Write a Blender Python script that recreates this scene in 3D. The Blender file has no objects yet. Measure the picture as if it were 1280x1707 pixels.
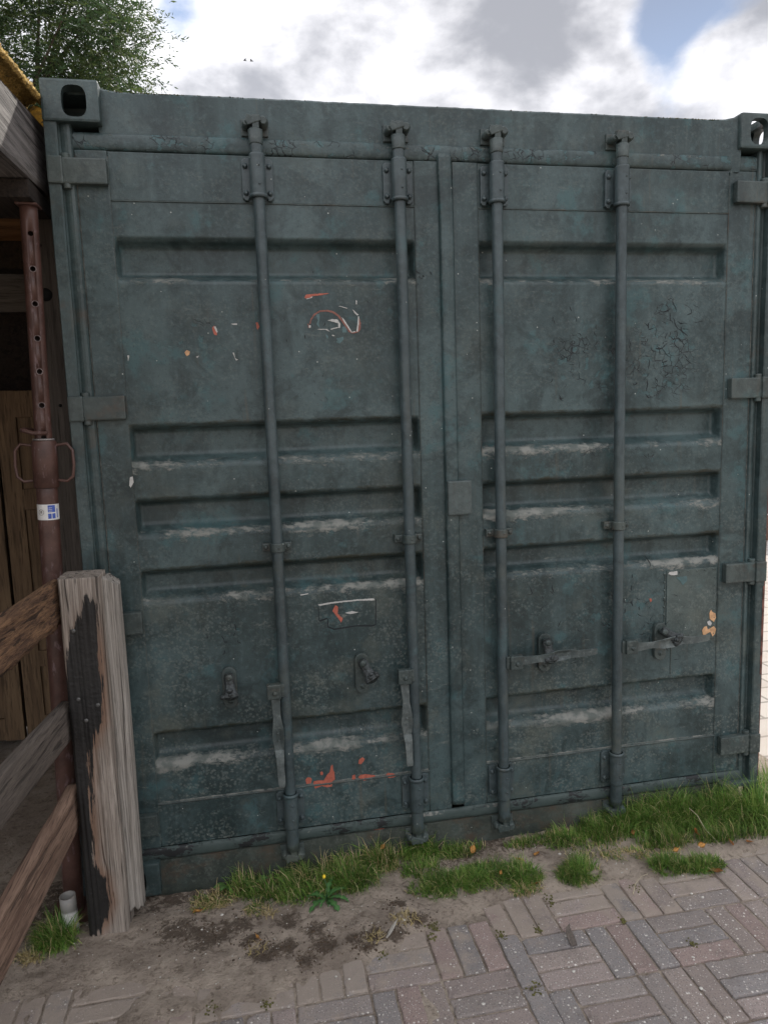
import bpy, bmesh, math, random
import numpy as np
from mathutils import Vector, Matrix, noise
random.seed(7); np.random.seed(7)
R = math.radians
S = bpy.context.scene
# ------------------------------------------------------------------ camera
cam_d = bpy.data.cameras.new("camera"); cam = bpy.data.objects.new("camera", cam_d)
S.collection.objects.link(cam); S.camera = cam
cam_d.sensor_fit = 'HORIZONTAL'; cam_d.sensor_width = 36; cam_d.lens = 36*1200/1280
cam_d.clip_start = .05; cam_d.clip_end = 3000
YAW, PIT, ROL = 0.18312989, -0.13055485, -0.03301492
f = Vector((math.sin(YAW)*math.cos(PIT), math.cos(YAW)*math.cos(PIT), math.sin(PIT)))
r0 = Vector((math.cos(YAW), -math.sin(YAW), 0)); u0 = r0.cross(f)
rr = r0*math.cos(ROL)+u0*math.sin(ROL); uu = -r0*math.sin(ROL)+u0*math.cos(ROL)
m = Matrix.Identity(4)
for i in range(3): m[i][0], m[i][1], m[i][2] = rr[i], uu[i], -f[i]
m[0][3], m[1][3], m[2][3] = 0.53437, -2.36235, 1.58296
cam.matrix_world = m
# ------------------------------------------------------------------ light
SUN_EL, SUN_AZ = 40.0, 28.0          # behind the container, to the right (azimuth from +y towards +x)
sd = bpy.data.lights.new("sun", 'SUN'); sd.energy = 3.2; sd.angle = R(1.2); sd.color = (1, .95, .87)
so = bpy.data.objects.new("sun", sd); S.collection.objects.link(so)
sv = Vector((math.sin(R(SUN_AZ))*math.cos(R(SUN_EL)), math.cos(R(SUN_AZ))*math.cos(R(SUN_EL)), math.sin(R(SUN_EL))))
so.rotation_euler = sv.to_track_quat('Z', 'Y').to_euler(); so.location = (6, 12, 12)
S.view_settings.view_transform = 'Standard'; S.view_settings.look = 'None'
S.view_settings.gamma = 1; S.view_settings.use_curve_mapping = False
S.view_settings.exposure = 0.65
W = bpy.data.worlds.new("World"); S.world = W; W.use_nodes = True
CLOUD = 1.0
def world():
    nt = W.node_tree; N = nt.nodes; L = nt.links; N.clear()
    def nd(t, **k):
        n = N.new(t)
        for a, b in k.items(): setattr(n, a, b)
        return n
    out = nd('ShaderNodeOutputWorld'); bg = nd('ShaderNodeBackground'); bg.inputs[1].default_value = 0.1
    sky = nd('ShaderNodeTexSky'); sky.sky_type = 'NISHITA'; sky.sun_disc = False
    sky.dust_density = .3; sky.ozone_density = 2.0; sky.sun_elevation = R(SUN_EL); sky.sun_rotation = R(SUN_AZ)
    tc = nd('ShaderNodeTexCoord'); sep = nd('ShaderNodeSeparateXYZ'); L.new(tc.outputs['Generated'], sep.inputs[0])
    def M(op, a, b=None, c=None, clamp=False):
        n = nd('ShaderNodeMath', operation=op); n.use_clamp = clamp
        for i, v in enumerate((a, b, c)):
            if v is None: continue
            if isinstance(v, (int, float)): n.inputs[i].default_value = v
            else: L.new(v, n.inputs[i])
        return n.outputs[0]
    x, y, z = sep.outputs
    def noi(scale, det, rough, off=0.0, dist=0.0):
        mp = nd('ShaderNodeMapping'); L.new(tc.outputs['Generated'], mp.inputs[0]); mp.inputs['Location'].default_value = (off, off*1.7, off*.3); mp.inputs['Scale'].default_value = (1, 1, 1.7)
        n = nd('ShaderNodeTexNoise'); n.inputs['Scale'].default_value = scale; n.inputs['Detail'].default_value = det
        n.inputs['Roughness'].default_value = rough; n.inputs['Distortion'].default_value = dist
        L.new(mp.outputs[0], n.inputs['Vector']); return n.outputs['Fac']
    n1 = noi(7.0, 10, .55, 3.1, .15); n2 = noi(6.0, 10, .54, 9.4, .2); n3 = noi(22.0, 6, .5, 5.0)
    def blob(az, el, rad, sx=1.0, sy=1.0):
        d = Vector((math.sin(R(az))*math.cos(R(el)), math.cos(R(az))*math.cos(R(el)), math.sin(R(el))))
        sb = nd('ShaderNodeVectorMath', operation='SUBTRACT'); L.new(tc.outputs['Generated'], sb.inputs[0]); sb.inputs[1].default_value = d
        # local axes: along azimuth and elevation
        ax = Vector((math.cos(R(az)), -math.sin(R(az)), 0)); ay = ax.cross(d)*-1
        def dot(v):
            q = nd('ShaderNodeVectorMath', operation='DOT_PRODUCT'); L.new(sb.outputs[0], q.inputs[0]); q.inputs[1].default_value = v; return q.outputs['Value']
        a = M('MULTIPLY', dot(ax), 1/(rad*sx)); b = M('MULTIPLY', dot(ay), 1/(rad*sy))
        e = M('MULTIPLY', M('ADD', M('MULTIPLY', a, a), M('MULTIPLY', b, b)), -1.0)
        return M('EXPONENT', e)
    def total(l):
        s = None
        for w, args in l:
            t = M('MULTIPLY', blob(*args), w); s = t if s is None else M('ADD', s, t)
        return s
    holes = total(HOLES); darks = total(DARKS)
    cover = M('SUBTRACT', M('MULTIPLY', M('SUBTRACT', n1, .5), 4.2), holes)
    cover = M('ADD', cover, .95)
    mr = nd('ShaderNodeMapRange', interpolation_type='SMOOTHSTEP'); L.new(cover, mr.inputs[0])
    mr.inputs[1].default_value = -.55; mr.inputs[2].default_value = .75
    shade = M('ADD', M('MULTIPLY', M('SUBTRACT', n2, .5), 4.0), darks)
    shade = M('ADD', M('ADD', shade, .0), M('MULTIPLY', M('SUBTRACT', n3, .5), 1.0)); shade = M('ADD', shade, M('MULTIPLY', M('MINIMUM', cover, 1.2), .30))
    ms = nd('ShaderNodeMapRange', interpolation_type='SMOOTHSTEP'); L.new(shade, ms.inputs[0])
    ms.inputs[1].default_value = -.35; ms.inputs[2].default_value = 1.1
    # clouds are lit brighter on the side of the sky away from the sun (front-lit)
    dt = nd('ShaderNodeVectorMath', operation='DOT_PRODUCT'); L.new(tc.outputs['Generated'], dt.inputs[0]); dt.inputs[1].default_value = sv
    fl = M('MULTIPLY_ADD', dt.outputs['Value'], -.92, 1.55); fl = M('MULTIPLY', fl, M('MINIMUM', M('ADD', M('MULTIPLY', M('MAXIMUM', z, 0.0), 1.25), M('ADD', .32, M('MULTIPLY', M('MAXIMUM', y, 0.0), .75))), 1.3))
    mx = nd('ShaderNodeMix', data_type='RGBA'); L.new(ms.outputs[0], mx.inputs[0])
    mx.inputs[6].default_value = (9.2, 9.15, 9.5, 1); mx.inputs[7].default_value = (3.5, 3.6, 4.0, 1)
    sc = nd('ShaderNodeVectorMath', operation='SCALE'); L.new(mx.outputs[2], sc.inputs[0]); L.new(M('MULTIPLY', fl, CLOUD), sc.inputs['Scale'])
    gain = nd('ShaderNodeVectorMath', operation='SCALE'); L.new(sky.outputs[0], gain.inputs[0]); L.new(M('MULTIPLY_ADD', M('POWER', M('MAXIMUM', dt.outputs['Value'], 0.0), 12.0), -.72, 1.0), gain.inputs['Scale'])
    fin = nd('ShaderNodeMix', data_type='RGBA'); L.new(mr.outputs[0], fin.inputs[0]); L.new(gain.outputs[0], fin.inputs[6]); L.new(sc.outputs[0], fin.inputs[7])
    L.new(fin.outputs[2], bg.inputs[0]); L.new(bg.outputs[0], out.inputs[0])
HOLES = [(1.7, (31.3, 22.8, .045, .8, 1.3)), (1.6, (34.0, 25.2, .05, 1.3, .7)), (1.0, (-3.5, 27.3, .045, 1.0, .8)), (.7, (12, 22, .03)),
         (-.9, (24, 24, .10)), (-1.0, (38.5, 22.5, .05)), (-.9, (6, 25, .14)), (-.9, (16, 25, .12))]
DARKS = [(0, (0, 80, .3))]
DARKS = [(.75, (24, 26.5, .07, 1.5, .8)), (.8, (38.5, 24.5, .045)), (.5, (6.5, 25.5, .06, 1.4, .8)), (.45, (21.5, 22.8, .05, 1, .8)), (-.35, (28.6, 22.3, .06)), (-.4, (14, 25, .06)), (-.3, (0, 25, .06)), (.35, (2.5, 22.5, .04))]
_OLD = [(.9, (24.5, 26.5, .07, 1.5, .8)), (.9, (38.5, 24.0, .05)), (.6, (6.5, 25.0, .06, 1.4, .9)), (.8, (22, 23, .045, 1, 1)), (-.9, (28.6, 22.3, .05)), (-.8, (14, 24.5, .05)), (-.5, (0, 25, .06)),
         (.4, (2.5, 22.5, .04)), (-.6, (35, 21.5, .04))]
world()
# ------------------------------------------------------------------ helpers
def link(o): S.collection.objects.link(o); return o
def tag(o, label=None, cat=None, group=None, kind=None):
    if label: o['label'] = label
    if cat: o['category'] = cat
    if group: o['group'] = group
    if kind: o['kind'] = kind
    return o
def empty(name, loc=(0, 0, 0), rz=0):
    o = bpy.data.objects.new(name, None); o.location = loc; o.rotation_euler.z = rz; o.empty_display_size = .1
    return link(o)
def obj(name, bm_or_mesh, mat, parent=None, smooth=False):
    if isinstance(bm_or_mesh, bmesh.types.BMesh):
        me = bpy.data.meshes.new(name); bm_or_mesh.normal_update(); bm_or_mesh.to_mesh(me); bm_or_mesh.free()
    else: me = bm_or_mesh
    o = bpy.data.objects.new(name, me)
    for mm in (mat if isinstance(mat, (list, tuple)) else [mat]): me.materials.append(mm)
    if smooth:
        for p in me.polygons: p.use_smooth = True
    link(o)
    if parent is not None: o.parent = parent
    return o
def V(*a): return Vector(a)
def box(bm, x0, x1, y0, y1, z0, z1, bev=.002, mi=0):
    g = bmesh.ops.create_cube(bm, size=1)['verts']
    for v in g: v.co = V((x0+x1)/2+v.co.x*(x1-x0), (y0+y1)/2+v.co.y*(y1-y0), (z0+z1)/2+v.co.z*(z1-z0))
    fs = set(f for v in g for f in v.link_faces)
    for f_ in fs: f_.material_index = mi
    if bev:
        es = list(set(e for v in g for e in v.link_edges))
        bmesh.ops.bevel(bm, geom=es, offset=bev, segments=2, affect='EDGES', profile=.6)
    return bm
def frame_of(d):
    d = d.normalized(); a = V(0, 0, 1) if abs(d.z) < .9 else V(1, 0, 0)
    u = d.cross(a).normalized(); return u, d.cross(u).normalized()
def tube(bm, pts, rad, n=12, cap=True, mi=0):
    pts = [Vector(p) for p in pts]; rad = rad if isinstance(rad, (list, tuple)) else [rad]*len(pts)
    rings = []
    if cap and min(rad[0], rad[-1]) > .003 and len(pts) >= 2:
        def ch(p, q, r_):
            d_ = q-p; c_ = min(r_*.12, .002, d_.length*.3); return p+d_.normalized()*c_, r_
        a_, b_ = ch(pts[0], pts[1], rad[0]), ch(pts[-1], pts[-2], rad[-1]); c0 = min(rad[0]*.12, .002); c1 = min(rad[-1]*.12, .002)
        pts = [pts[0], a_[0], a_[0]+(pts[1]-a_[0])*.03]+pts[1:-1]+[b_[0]+(pts[-2]-b_[0])*.03, b_[0], pts[-1]]
        rad = [rad[0]-c0, a_[1], a_[1]+(rad[1]-a_[1])*.03]+list(rad[1:-1])+[b_[1]+(rad[-2]-b_[1])*.03, b_[1], rad[-1]-c1]
    u, w = frame_of(pts[1]-pts[0])
    for i, p in enumerate(pts):
        d = (pts[min(i+1, len(pts)-1)]-pts[max(i-1, 0)]).normalized()
        u = (u-d*u.dot(d)).normalized(); w = d.cross(u)
        rings.append([bm.verts.new(p+(u*math.cos(2*math.pi*k/n)+w*math.sin(2*math.pi*k/n))*rad[i]) for k in range(n)])
    for a, b in zip(rings, rings[1:]):
        for k in range(n):
            q = bm.faces.new((a[k], a[(k+1) % n], b[(k+1) % n], b[k])); q.material_index = mi; q.smooth = True
    if cap:
        for r_, rev in ((rings[0], True), (rings[-1], False)):
            q = bm.faces.new(r_[::-1] if rev else r_); q.material_index = mi
    return bm
def prism(bm, poly, y0, y1, bev=0, mi=0):
    """polygon in (x,z) extruded from y0 (front) to y1"""
    a = [bm.verts.new((p[0], y0, p[1])) for p in poly]; b = [bm.verts.new((p[0], y1, p[1])) for p in poly]
    n = len(poly); fs = [bm.faces.new(a), bm.faces.new(b[::-1])]
    for i in range(n): fs.append(bm.faces.new((a[i], b[i], b[(i+1) % n], a[(i+1) % n])))
    bmesh.ops.recalc_face_normals(bm, faces=fs)
    for q in fs: q.material_index = mi
    if bev:
        es = [e for e in fs[0].edges]
        bmesh.ops.bevel(bm, geom=es, offset=bev, segments=2, affect='EDGES', profile=.6)
    return bm
def bolt(bm, x, y, z, r=.008, h=.006, n=10):
    """domed bolt head on a face whose outward normal is -y"""
    tube(bm, [(x, y+.002, z), (x, y-h*.55, z), (x, y-h, z)], [r, r*.95, r*.5], n)
def nz(x, y=0, z=0): return noise.noise(V(x, y, z))
def fbm(x, y=0, z=0, o=4):
    s = 0; a = .5
    for i in range(o): s += a*noise.noise(V(x, y, z)); x *= 2.03; y *= 2.03; z *= 2.03; a *= .5
    return s
def ss(a, b, x):
    if a == b: return float(x > a)
    t = min(1, max(0, (x-a)/(b-a))); return t*t*(3-2*t)
def evaluated(o):
    dg = bpy.context.evaluated_depsgraph_get(); me = bpy.data.meshes.new_from_object(o.evaluated_get(dg)); return me
def boolean(bm, cutters):
    """subtract a list of bmeshes, return mesh"""
    me = bpy.data.meshes.new('t'); bm.to_mesh(me); bm.free(); o = link(bpy.data.objects.new('t', me)); cs = []
    for c in cutters:
        cm = bpy.data.meshes.new('c'); c.to_mesh(cm); c.free(); co = link(bpy.data.objects.new('c', cm)); cs.append(co)
        md = o.modifiers.new('b', 'BOOLEAN'); md.operation = 'DIFFERENCE'; md.object = co; md.solver = 'EXACT'
    res = evaluated(o)
    for c in cs+[o]: bpy.data.objects.remove(c)
    return res
# ------------------------------------------------------------------ materials
class NT:
    def __init__(s, name):
        s.m = bpy.data.materials.new(name); s.m.use_nodes = True; s.t = s.m.node_tree; s.t.nodes.clear()
        s.out = s.t.nodes.new('ShaderNodeOutputMaterial'); s.p = s.t.nodes.new('ShaderNodeBsdfPrincipled')
        s.t.links.new(s.p.outputs[0], s.out.inputs[0]); s.tc = s.t.nodes.new('ShaderNodeTexCoord')
        s.p.inputs['Specular IOR Level'].default_value = .4
    def n(s, t, **k):
        q = s.t.nodes.new(t)
        for a, b in k.items(): setattr(q, a, b)
        return q
    def set(s, inp, v):
        if hasattr(v, 'is_output') or isinstance(v, bpy.types.NodeSocket): s.t.links.new(v, inp)
        else:
            if isinstance(v, tuple) and len(v) == 3 and inp.type == 'RGBA': v = v+(1,)
            inp.default_value = v
    def M(s, op, a, b=None, clamp=False):
        q = s.n('ShaderNodeMath', operation=op); q.use_clamp = clamp; s.set(q.inputs[0], a)
        if b is not None: s.set(q.inputs[1], b)
        return q.outputs[0]
    def map(s, scale=(1, 1, 1), rot=(0, 0, 0), loc=(0, 0, 0)):
        q = s.n('ShaderNodeMapping'); s.t.links.new(s.tc.outputs['Object'], q.inputs[0])
        q.inputs['Scale'].default_value = scale; q.inputs['Rotation'].default_value = rot; q.inputs['Location'].default_value = loc
        return q.outputs[0]
    def noise(s, scale, det=4, rough=.55, vec=None, dist=0.0):
        q = s.n('ShaderNodeTexNoise'); s.set(q.inputs['Vector'], vec if vec is not None else s.tc.outputs['Object'])
        q.inputs['Scale'].default_value = scale; q.inputs['Detail'].default_value = det; q.inputs['Roughness'].default_value = rough
        q.inputs['Distortion'].default_value = dist; return q.outputs['Fac']
    def vor(s, scale, feat='F1', vec=None, rnd=1.0, out='Distance'):
        q = s.n('ShaderNodeTexVoronoi', feature=feat); s.set(q.inputs['Vector'], vec if vec is not None else s.tc.outputs['Object'])
        q.inputs['Scale'].default_value = scale; q.inputs['Randomness'].default_value = rnd; return q.outputs[out]
    def rng(s, v, a, b, c=0.0, d=1.0, smooth=True):
        q = s.n('ShaderNodeMapRange'); q.interpolation_type = 'SMOOTHSTEP' if smooth else 'LINEAR'
        s.set(q.inputs[0], v)
        for i, k in enumerate((a, b, c, d)): q.inputs[1+i].default_value = k
        return q.outputs[0]
    def mix(s, fac, a, b, blend='MIX'):
        q = s.n('ShaderNodeMix', data_type='RGBA', blend_type=blend); s.set(q.inputs[0], fac); s.set(q.inputs[6], a); s.set(q.inputs[7], b)
        return q.outputs[2]
    def attr(s, name, out='Fac'):
        q = s.n('ShaderNodeAttribute', attribute_name=name); return q.outputs[out]
    def bump(s, h, strength=.3, dist=.002, nrm=None):
        q = s.n('ShaderNodeBump'); s.set(q.inputs['Height'], h); q.inputs['Strength'].default_value = strength
        q.inputs['Distance'].default_value = dist
        if nrm is not None: s.t.links.new(nrm, q.inputs['Normal'])
        s.t.links.new(q.outputs[0], s.p.inputs['Normal']); return q.outputs[0]
    def done(s, col=None, rough=None, metal=None):
        if col is not None: s.set(s.p.inputs['Base Color'], col)
        if rough is not None: s.set(s.p.inputs['Roughness'], rough)
        if metal is not None: s.set(s.p.inputs['Metallic'], metal)
        return s.m
def paint(name, dark, light, teal, lich=.5, rust=0.0, worn=1.0, rough=.36):
    k = NT(name); ob = k.tc.outputs['Object']
    big = k.noise(1.7, 6, .6, dist=.4); mid = k.noise(7, 6, .65); fine = k.noise(60, 7, .75)
    streak = k.noise(1, 5, .6, k.map((16, 16, 1.1)))
    col = k.mix(k.rng(big, .36, .62), dark, light)
    col = k.mix(k.rng(k.noise(9, 8, .75, dist=.5), .42, .62, 0, .75), col, tuple(c*.72 for c in dark))
    col = k.mix(k.rng(streak, .45, .8, 0, .45), col, tuple(c*1.35 for c in light))
    col = k.mix(k.rng(mid, .56, .66, 0, .6), col, teal)
    col = k.mix(k.rng(fine, .50, .70, 0, .55), col, tuple(c*1.6 for c in light)); col = k.mix(k.rng(k.noise(120, 4, .7), .56, .68, 0, .6), col, tuple(c*.5 for c in dark))
    # blotchy darker repaint
    col = k.mix(k.rng(k.noise(3.3, 8, .7, k.map((1, 1, 1), loc=(5, 3, 9)), 1.0), .56, .64, 0, .5), col, tuple(c*.6 for c in dark))
    # lichen / salt speckles in drifts
    drift = k.rng(k.noise(3.4, 7, .75, k.map((1, 1, 2.0), loc=(3, 3, 1))), .44, .56)
    spd = k.vor(80, vec=ob); spk = k.rng(k.M('ADD', spd, k.M('MULTIPLY', fine, -.55)), -.02, .20, 1, 0)
    spk2 = k.rng(k.noise(95, 5, .7), .55, .70)
    zf = k.rng(k.M('MULTIPLY', 1.0, k.sepz()), .3, 1.7, 1, .35)
    l = k.M('MULTIPLY', k.M('MULTIPLY', drift, k.M('MAXIMUM', k.M('MULTIPLY', spk, .5), k.M('MULTIPLY', k.rng(k.noise(48, 6, .72, k.map((1, 1, 1.3), loc=(4, 2, 2))), .53, .68), 1.0))), k.M('MULTIPLY', zf, lich), True)
    col = k.mix(k.M('MULTIPLY', l, .75), col, (.165, .185, .165))
    run = k.M('MULTIPLY', k.rng(k.noise(1, 5, .65, k.map((34, 34, 1.6), loc=(2, 4, 7))), .58, .72), k.rng(k.noise(2.2, 3), .45, .6)); col = k.mix(k.M('MULTIPLY', run, .45), col, (.085, .075, .055))
    scf = k.M('MULTIPLY', k.rng(k.noise(1, 7, .8, k.map((9, 9, 46), loc=(6, 4, 7)), .3), .60, .70), k.M('MULTIPLY', k.rng(k.noise(2.9, 4), .48, .6), zf)); col = k.mix(k.M('MULTIPLY', scf, .85), col, (.19, .20, .18))
    dv = k.vor(17, vec=ob); col = k.mix(k.rng(dv, .03, .045, 1, 0), col, (.3, .33, .31))
    stain = k.M('MULTIPLY', k.rng(k.noise(3.1, 7, .75, k.map((1, 1, 1), loc=(8, 1, 4))), .5, .7), k.M('MULTIPLY', zf, .75)); col = k.mix(stain, col, (.088, .100, .084))
    # worn attribute (ledges, lips)
    w = k.attr('wear'); wn = k.M('ADD', k.noise(55, 7, .8, k.map((.5, 1, 1))), k.M('MULTIPLY', w, .56))
    wm = k.M('MULTIPLY', k.rng(wn, .76, .92), k.rng(w, .02, .25), True)
    col = k.mix(k.M('MULTIPLY', wm, worn), col, k.mix(k.rng(k.noise(20, 3), .4, .6), (.20, .205, .185), (.10, .115, .105)))
    # dirt & moss attribute
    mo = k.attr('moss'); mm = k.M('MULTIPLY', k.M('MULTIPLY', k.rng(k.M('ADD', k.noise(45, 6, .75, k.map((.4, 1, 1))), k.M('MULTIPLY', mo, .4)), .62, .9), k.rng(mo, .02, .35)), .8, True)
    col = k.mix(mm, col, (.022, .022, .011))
    # cracked paint attribute
    pe = k.attr('peel')
    wv = k.n('ShaderNodeVectorMath', operation='ADD'); k.t.links.new(ob, wv.inputs[0])
    nc = k.n('ShaderNodeTexNoise'); k.t.links.new(ob, nc.inputs['Vector']); nc.inputs['Scale'].default_value = 30
    sc = k.n('ShaderNodeVectorMath', operation='SCALE'); k.t.links.new(nc.outputs['Color'], sc.inputs[0]); sc.inputs['Scale'].default_value = .035
    k.t.links.new(sc.outputs[0], wv.inputs[1])
    ce = k.vor(34, 'DISTANCE_TO_EDGE', wv.outputs[0]); ck = k.M('MULTIPLY', k.rng(ce, .015, .05, 1, 0), k.M('MULTIPLY', k.rng(k.noise(11, 3), .5, .6), k.rng(pe, .1, .8)), True)
    flake = k.M('MULTIPLY', k.rng(k.noise(26, 4, .6), .58, .61), k.rng(pe, .2, .9), True)
    col = k.mix(k.M('MULTIPLY', flake, .6), col, teal); col = k.mix(ck, col, (.012, .016, .018))
    if rust > 0:
        rm = k.rng(k.noise(5, 8, .7, k.map((1, 1, 1.5), loc=(1, 9, 2))), .56-.25*rust, .70-.2*rust)
        rcol = k.mix(k.noise(40, 4), (.10, .045, .022), (.055, .05, .035))
        col = k.mix(k.M('MULTIPLY', rm, min(1, .4+rust*.6)), col, rcol)
    h = k.M('ADD', k.M('MULTIPLY', fine, .5), k.M('MULTIPLY', mid, 1.2)); h = k.M('ADD', h, k.M('MULTIPLY', wm, .5))
    h = k.M('SUBTRACT', h, k.M('MULTIPLY', ck, 1.2)); h = k.M('ADD', h, k.M('MULTIPLY', l, .5)); h = k.M('SUBTRACT', h, k.M('MULTIPLY', flake, .5))
    k.bump(h, .8, .0022)
    rg = k.M('ADD', k.rng(mid, .3, .7, rough-.06, rough+.14), k.M('MULTIPLY', k.M('MAXIMUM', l, wm), .35))
    return k.done(col, rg)
def _sepz(s):
    q = s.n('ShaderNodeSeparateXYZ'); s.t.links.new(s.tc.outputs['Object'], q.inputs[0]); return q.outputs[2]
NT.sepz = _sepz
DK, LT, TL = (.019, .035, .036), (.055, .085, .087), (.043, .100, .106)
m_paint = paint('green_paint', DK, LT, TL, .8)
m_bar = paint('bar_paint', (.038, .055, .059), (.058, .080, .085), (.05, .09, .095), .15, worn=.4, rough=.34)
m_hard = paint('hardware_paint', (.032, .046, .045), (.062, .080, .076), (.05, .09, .09), .7, rust=.12, rough=.4)
m_post = paint('post_paint', (.030, .048, .048), (.05, .075, .076), (.045, .08, .085), .8, rust=.06)
m_sill = paint('sill_paint', (.03, .04, .034), (.048, .056, .045), (.04, .06, .055), .5, rust=.32, rough=.65)
m_lever = paint('lever_paint', (.05, .066, .065), (.13, .15, .145), (.06, .09, .095), .4, rough=.5)
def flat(name, col, rough=.6, nsc=40, amt=.35, metal=0.0, bs=.3, bd=.001):
    k = NT(name); n = k.noise(nsc, 5, .65); n2 = k.noise(nsc*.13, 4, .6)
    c = k.mix(k.rng(n, .3, .7), tuple(x*(1-amt) for x in col), tuple(min(1, x*(1+amt)) for x in col))
    c = k.mix(k.rng(n2, .4, .7, 0, .4), c, tuple(x*(1-amt) for x in col))
    k.bump(n, bs, bd); return k.done(c, rough, metal)
m_red = flat('old_red_paint', (.36, .10, .065), .6, 90, .2)
m_dull = flat('dull_red_primer', (.20, .085, .065), .7, 90, .25)
m_white = flat('white_primer', (.42, .42, .40), .7, 90, .15)
m_teal = flat('teal_paint', (.07, .125, .13), .5, 60, .2)
m_orange = flat('ochre_primer', (.50, .30, .16), .7, 60, .25)
m_crack = flat('crack_dark', (.012, .016, .018), .8, 60, .2)
m_red2 = flat('rusty_red_side', (.13, .055, .042), .7, 25, .7)
def wood(name, ca, cb, grain=(60, 60, 2.2), rough=.85, tar=False, crack=.6, ax=2, bd=.004):
    k = NT(name)
    g = k.noise(1, 6, .7, k.map(grain), .5); gf = k.noise(1, 4, .7, k.map(tuple(x*4 for x in grain)))
    b = k.noise(2.5, 5, .6)
    col = k.mix(k.rng(g, .35, .65), ca, cb)
    col = k.mix(k.rng(gf, .48, .66, 0, .75), col, tuple(c*.4 for c in ca))
    col = k.mix(k.rng(b, .45, .7, 0, .5), col, tuple(c*.7 for c in cb))
    cr = k.rng(k.noise(1, 3, .5, k.map(tuple(x*.8 for x in grain), loc=(3, 7, 1)), .8), .60, .635)
    col = k.mix(k.M('MULTIPLY', cr, crack), col, tuple(c*.22 for c in ca))
    h = k.M('SUBTRACT', k.M('ADD', k.M('MULTIPLY', g, 1.0), k.M('MULTIPLY', gf, .5)), k.M('MULTIPLY', cr, .8))
    if tar:
        t = k.attr('tar'); tm = k.rng(k.M('ADD', t, k.M('MULTIPLY', k.M('SUBTRACT', k.noise(1, 6, .75, k.map((90, 90, 5))), .5), 2.3)), .42, .52)
        br = k.attr('brown'); col = k.mix(k.M('MULTIPLY', br, .75), col, k.mix(k.noise(1, 4, .6, k.map((50, 50, 4))), (.24, .13, .075), (.10, .05, .03)))
        col = k.mix(tm, col, k.mix(k.noise(45, 4), (.007, .007, .007), (.02, .019, .018)))
        h = k.M('ADD', k.M('MULTIPLY', h, k.M('SUBTRACT', 1.0, k.M('MULTIPLY', tm, .7))), k.M('MULTIPLY', tm, k.M('MULTIPLY', k.noise(70, 3), .8)))
        k.bump(h, .8, bd); return k.done(col, k.rng(tm, 0, 1, rough, .5))
    k.bump(h, .8, bd); return k.done(col, rough)
m_wpost = wood('weathered_post_wood', (.20, .165, .135), (.37, .325, .28), (80, 80, 2.0), tar=True, crack=.9)
m_whalf = wood('silver_grey_wood', (.20, .18, .155), (.40, .37, .33), (100, 100, 1.8), crack=.9)
m_rail1 = wood('rough_brown_wood', (.10, .055, .035), (.30, .17, .09), (90, 7, 80), bd=.014, crack=.8)
m_rail2 = wood('dull_brown_wood', (.085, .07, .06), (.15, .125, .105), (70, 3, 60))
m_rail3 = wood('reddish_brown_wood', (.14, .085, .06), (.27, .18, .13), (60, 2.2, 50))
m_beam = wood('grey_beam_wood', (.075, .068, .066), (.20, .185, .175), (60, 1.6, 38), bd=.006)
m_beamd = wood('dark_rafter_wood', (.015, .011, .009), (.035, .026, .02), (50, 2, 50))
m_door = wood('brown_panel_wood', (.13, .085, .05), (.23, .155, .09), (25, 25, 1.6), crack=.3, bd=.001)
m_board = wood('grey_board_wood', (.10, .09, .08), (.16, .145, .13), (2, 30, 30))
m_boardb = wood('reddish_board_wood', (.13, .075, .045), (.2, .12, .07), (2, 30, 30))
m_shpost = wood('shed_post_wood', (.06, .05, .042), (.11, .095, .08), (40, 40, 2))
m_dark = flat('oily_dark_steel', (.035, .042, .043), .3, 120, .5, .3, .6, .003)
m_black = flat('dark_void', (.006, .006, .006), .9)

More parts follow.
